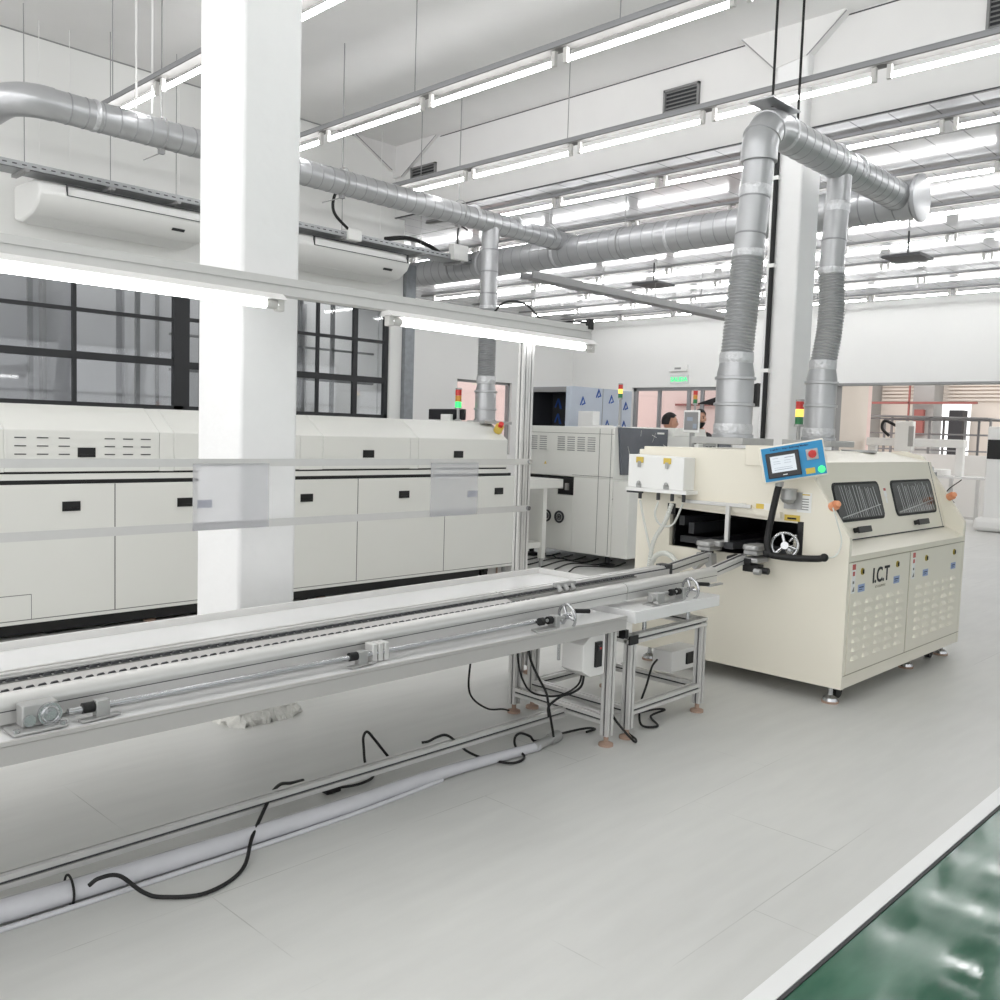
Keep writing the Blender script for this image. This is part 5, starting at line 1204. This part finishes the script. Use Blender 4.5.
for x0, x1, tb, lb in ((1.945, 2.325, 1.965, 'clear document sleeve hanging in front of the broad pillar'), (3.33, 3.69, 3.61, 'clear document sleeve hanging left of the aluminium upright')):
    q = thing('document_sleeve', ((x0+x1)/2, 3.76, 1.04), lb, 'plastic sleeve', 'clear sleeves on the document bars')
    obj('sheet', MB().box(x0, x1, 3.757, 3.760, 1.02, 1.315), 'film_clear', q)
    obj('tab', MB().box(tb, tb+.07, 3.754, 3.757, 1.12, 1.155), 'film_tab', q)

# ================================================================ FLOOR ITEMS
b = MB(); pth = [(.3, 2.90, .045), (1.0, 2.84, .04), (2.0, 2.81, .035), (2.6, 2.83, .03), (3.2, 2.80, .022)]
b.sweep(bez(pth, 8), [.040-.018*i/32 for i in range(33)], 12)
b.sweep(bez([(p[0], p[1]-.055+.012*k, .008) for k, p in enumerate(pth[:4])], 8), .009, 8)
b.sweep(bez([(p[0], p[1]+.05-.008*k, .012) for k, p in enumerate(pth)], 8), .010, 8)
o = thing('wrapped_tube', (1.9, 2.82, 0), 'long tube in clear plastic wrap lying on the floor under the conveyor', 'tube')
obj('wrapped_body', b, 'wrap', o)
b = MB(); b.cyl((3.17, 2.80, .025), (3.30, 2.815, .028), .022, 14); b.cyl((3.30, 2.815, .028), (3.37, 2.825, .03), .028, 14, 0); obj('tube_connector', b, 'castalu', o)
b = MB(); b.torus((1.07, 2.84, .042), (1, -.06, 0), .046, .004, 24, 6); obj('cable_tie', b, 'rubber', o)
def cord(pts, r, label, group=None, name='electric_lead', n=8):
    o = obj(name, MB().sweep(bez(pts, n), r, 8), 'rubber'); tag(o, label, 'cord', group); return o
cord([(1.10, 2.765, .075), (1.125, 2.75, .095), (1.18, 2.735, .09), (1.24, 2.70, .03), (1.29, 2.665, .01), (1.40, 2.60, .01), (1.56, 2.66, .01), (1.67, 2.78, .05), (1.78, 2.88, .09), (1.85, 2.94, .115), (1.93, 3.01, .105), (2.03, 3.09, .06), (2.14, 3.17, .02)], .0068, 'thick black cord looping over the wrapped tube at lower left')
cord([(2.20, 3.03, .012), (2.30, 3.0, .012), (2.40, 3.03, .012), (2.39, 3.07, .05), (2.385, 3.08, .125), (2.382, 3.08, .175), (2.402, 3.08, .193), (2.44, 3.08, .153), (2.485, 3.08, .098), (2.53, 3.08, .045), (2.56, 3.07, .012)], .006, 'black cord with plug arching beside the long floor profile')
tag(obj('power_plug', MB().box(2.15, 2.22, 3.01, 3.05, 0, .025), 'rubber', bevel=.004), 'small black plug lying on the floor behind the wrapped tube', 'plug')
cord([(2.60, 2.95, .135), (2.621, 2.93, .141), (2.662, 2.92, .154), (2.715, 2.92, .151), (2.771, 2.915, .112), (2.83, 2.90, .056), (2.90, 2.86, .018), (2.96, 2.75, .012), (3.06, 2.76, .012), (3.075, 2.83, .04), (3.068, 2.83, .085), (3.105, 2.83, .097), (3.172, 2.83, .068), (3.25, 2.86, .02), (3.42, 2.87, .012), (3.60, 2.84, .012), (3.63, 2.80, .012), (3.56, 2.80, .012)], .006, 'thin black cord weaving over the floor profile towards the table leg')
cord([(3.06, 3.1, .575), (3.03, 3.1, .40), (3.08, 3.15, .22), (3.25, 3.2, .10), (3.42, 3.25, .05), (3.50, 3.28, .02)], .005, 'black cord hanging left of the table legs down to a rubber foot')
cord([(3.10, 2.80, .575), (3.12, 2.80, .46), (3.18, 2.80, .36), (3.22, 2.78, .28), (3.22, 2.76, .21), (3.27, 2.78, .11), (3.31, 2.80, .04)], .006, 'black cord dropping from the table to the connector on the floor')
cord([(3.40, 2.70, .36), (3.38, 2.70, .30), (3.33, 2.72, .27), (3.28, 2.74, .26), (3.22, 2.76, .22), (3.22, 2.76, .17)], .006, 'black cord from the electrical box joining the hanging cord')
cord([(3.41, 2.72, .36), (3.40, 2.74, .29), (3.33, 2.80, .24), (3.22, 2.86, .26), (3.14, 2.86, .34), (3.08, 2.84, .46), (3.06, 2.82, .57)], .005, 'black cord sagging between the electrical box and the table underside')
cord([(4.14, 2.79, .29), (4.05, 2.76, .27), (3.95, 2.72, .2), (3.90, 2.72, .1), (3.86, 2.68, .015), (3.92, 2.62, .012), (4.03, 2.74, .012), (4.16, 2.74, .02), (4.14, 2.79, .015), (4.0, 2.82, .012)], .006, 'black cord from the low electrical box curling on the floor inside the stand')
cord([(3.60, 2.70, .22), (3.59, 2.66, .12), (3.62, 2.56, .02), (3.66, 2.57, .012), (3.70, 2.66, .02)], .006, 'short black cord looped between the two front table legs')
tag(obj('white_block', MB().box(4.62, 4.86, 3.62, 3.80, 0, .5), 'white', bevel=.01), 'small white block standing behind the conveyor near the cream machine', 'block')
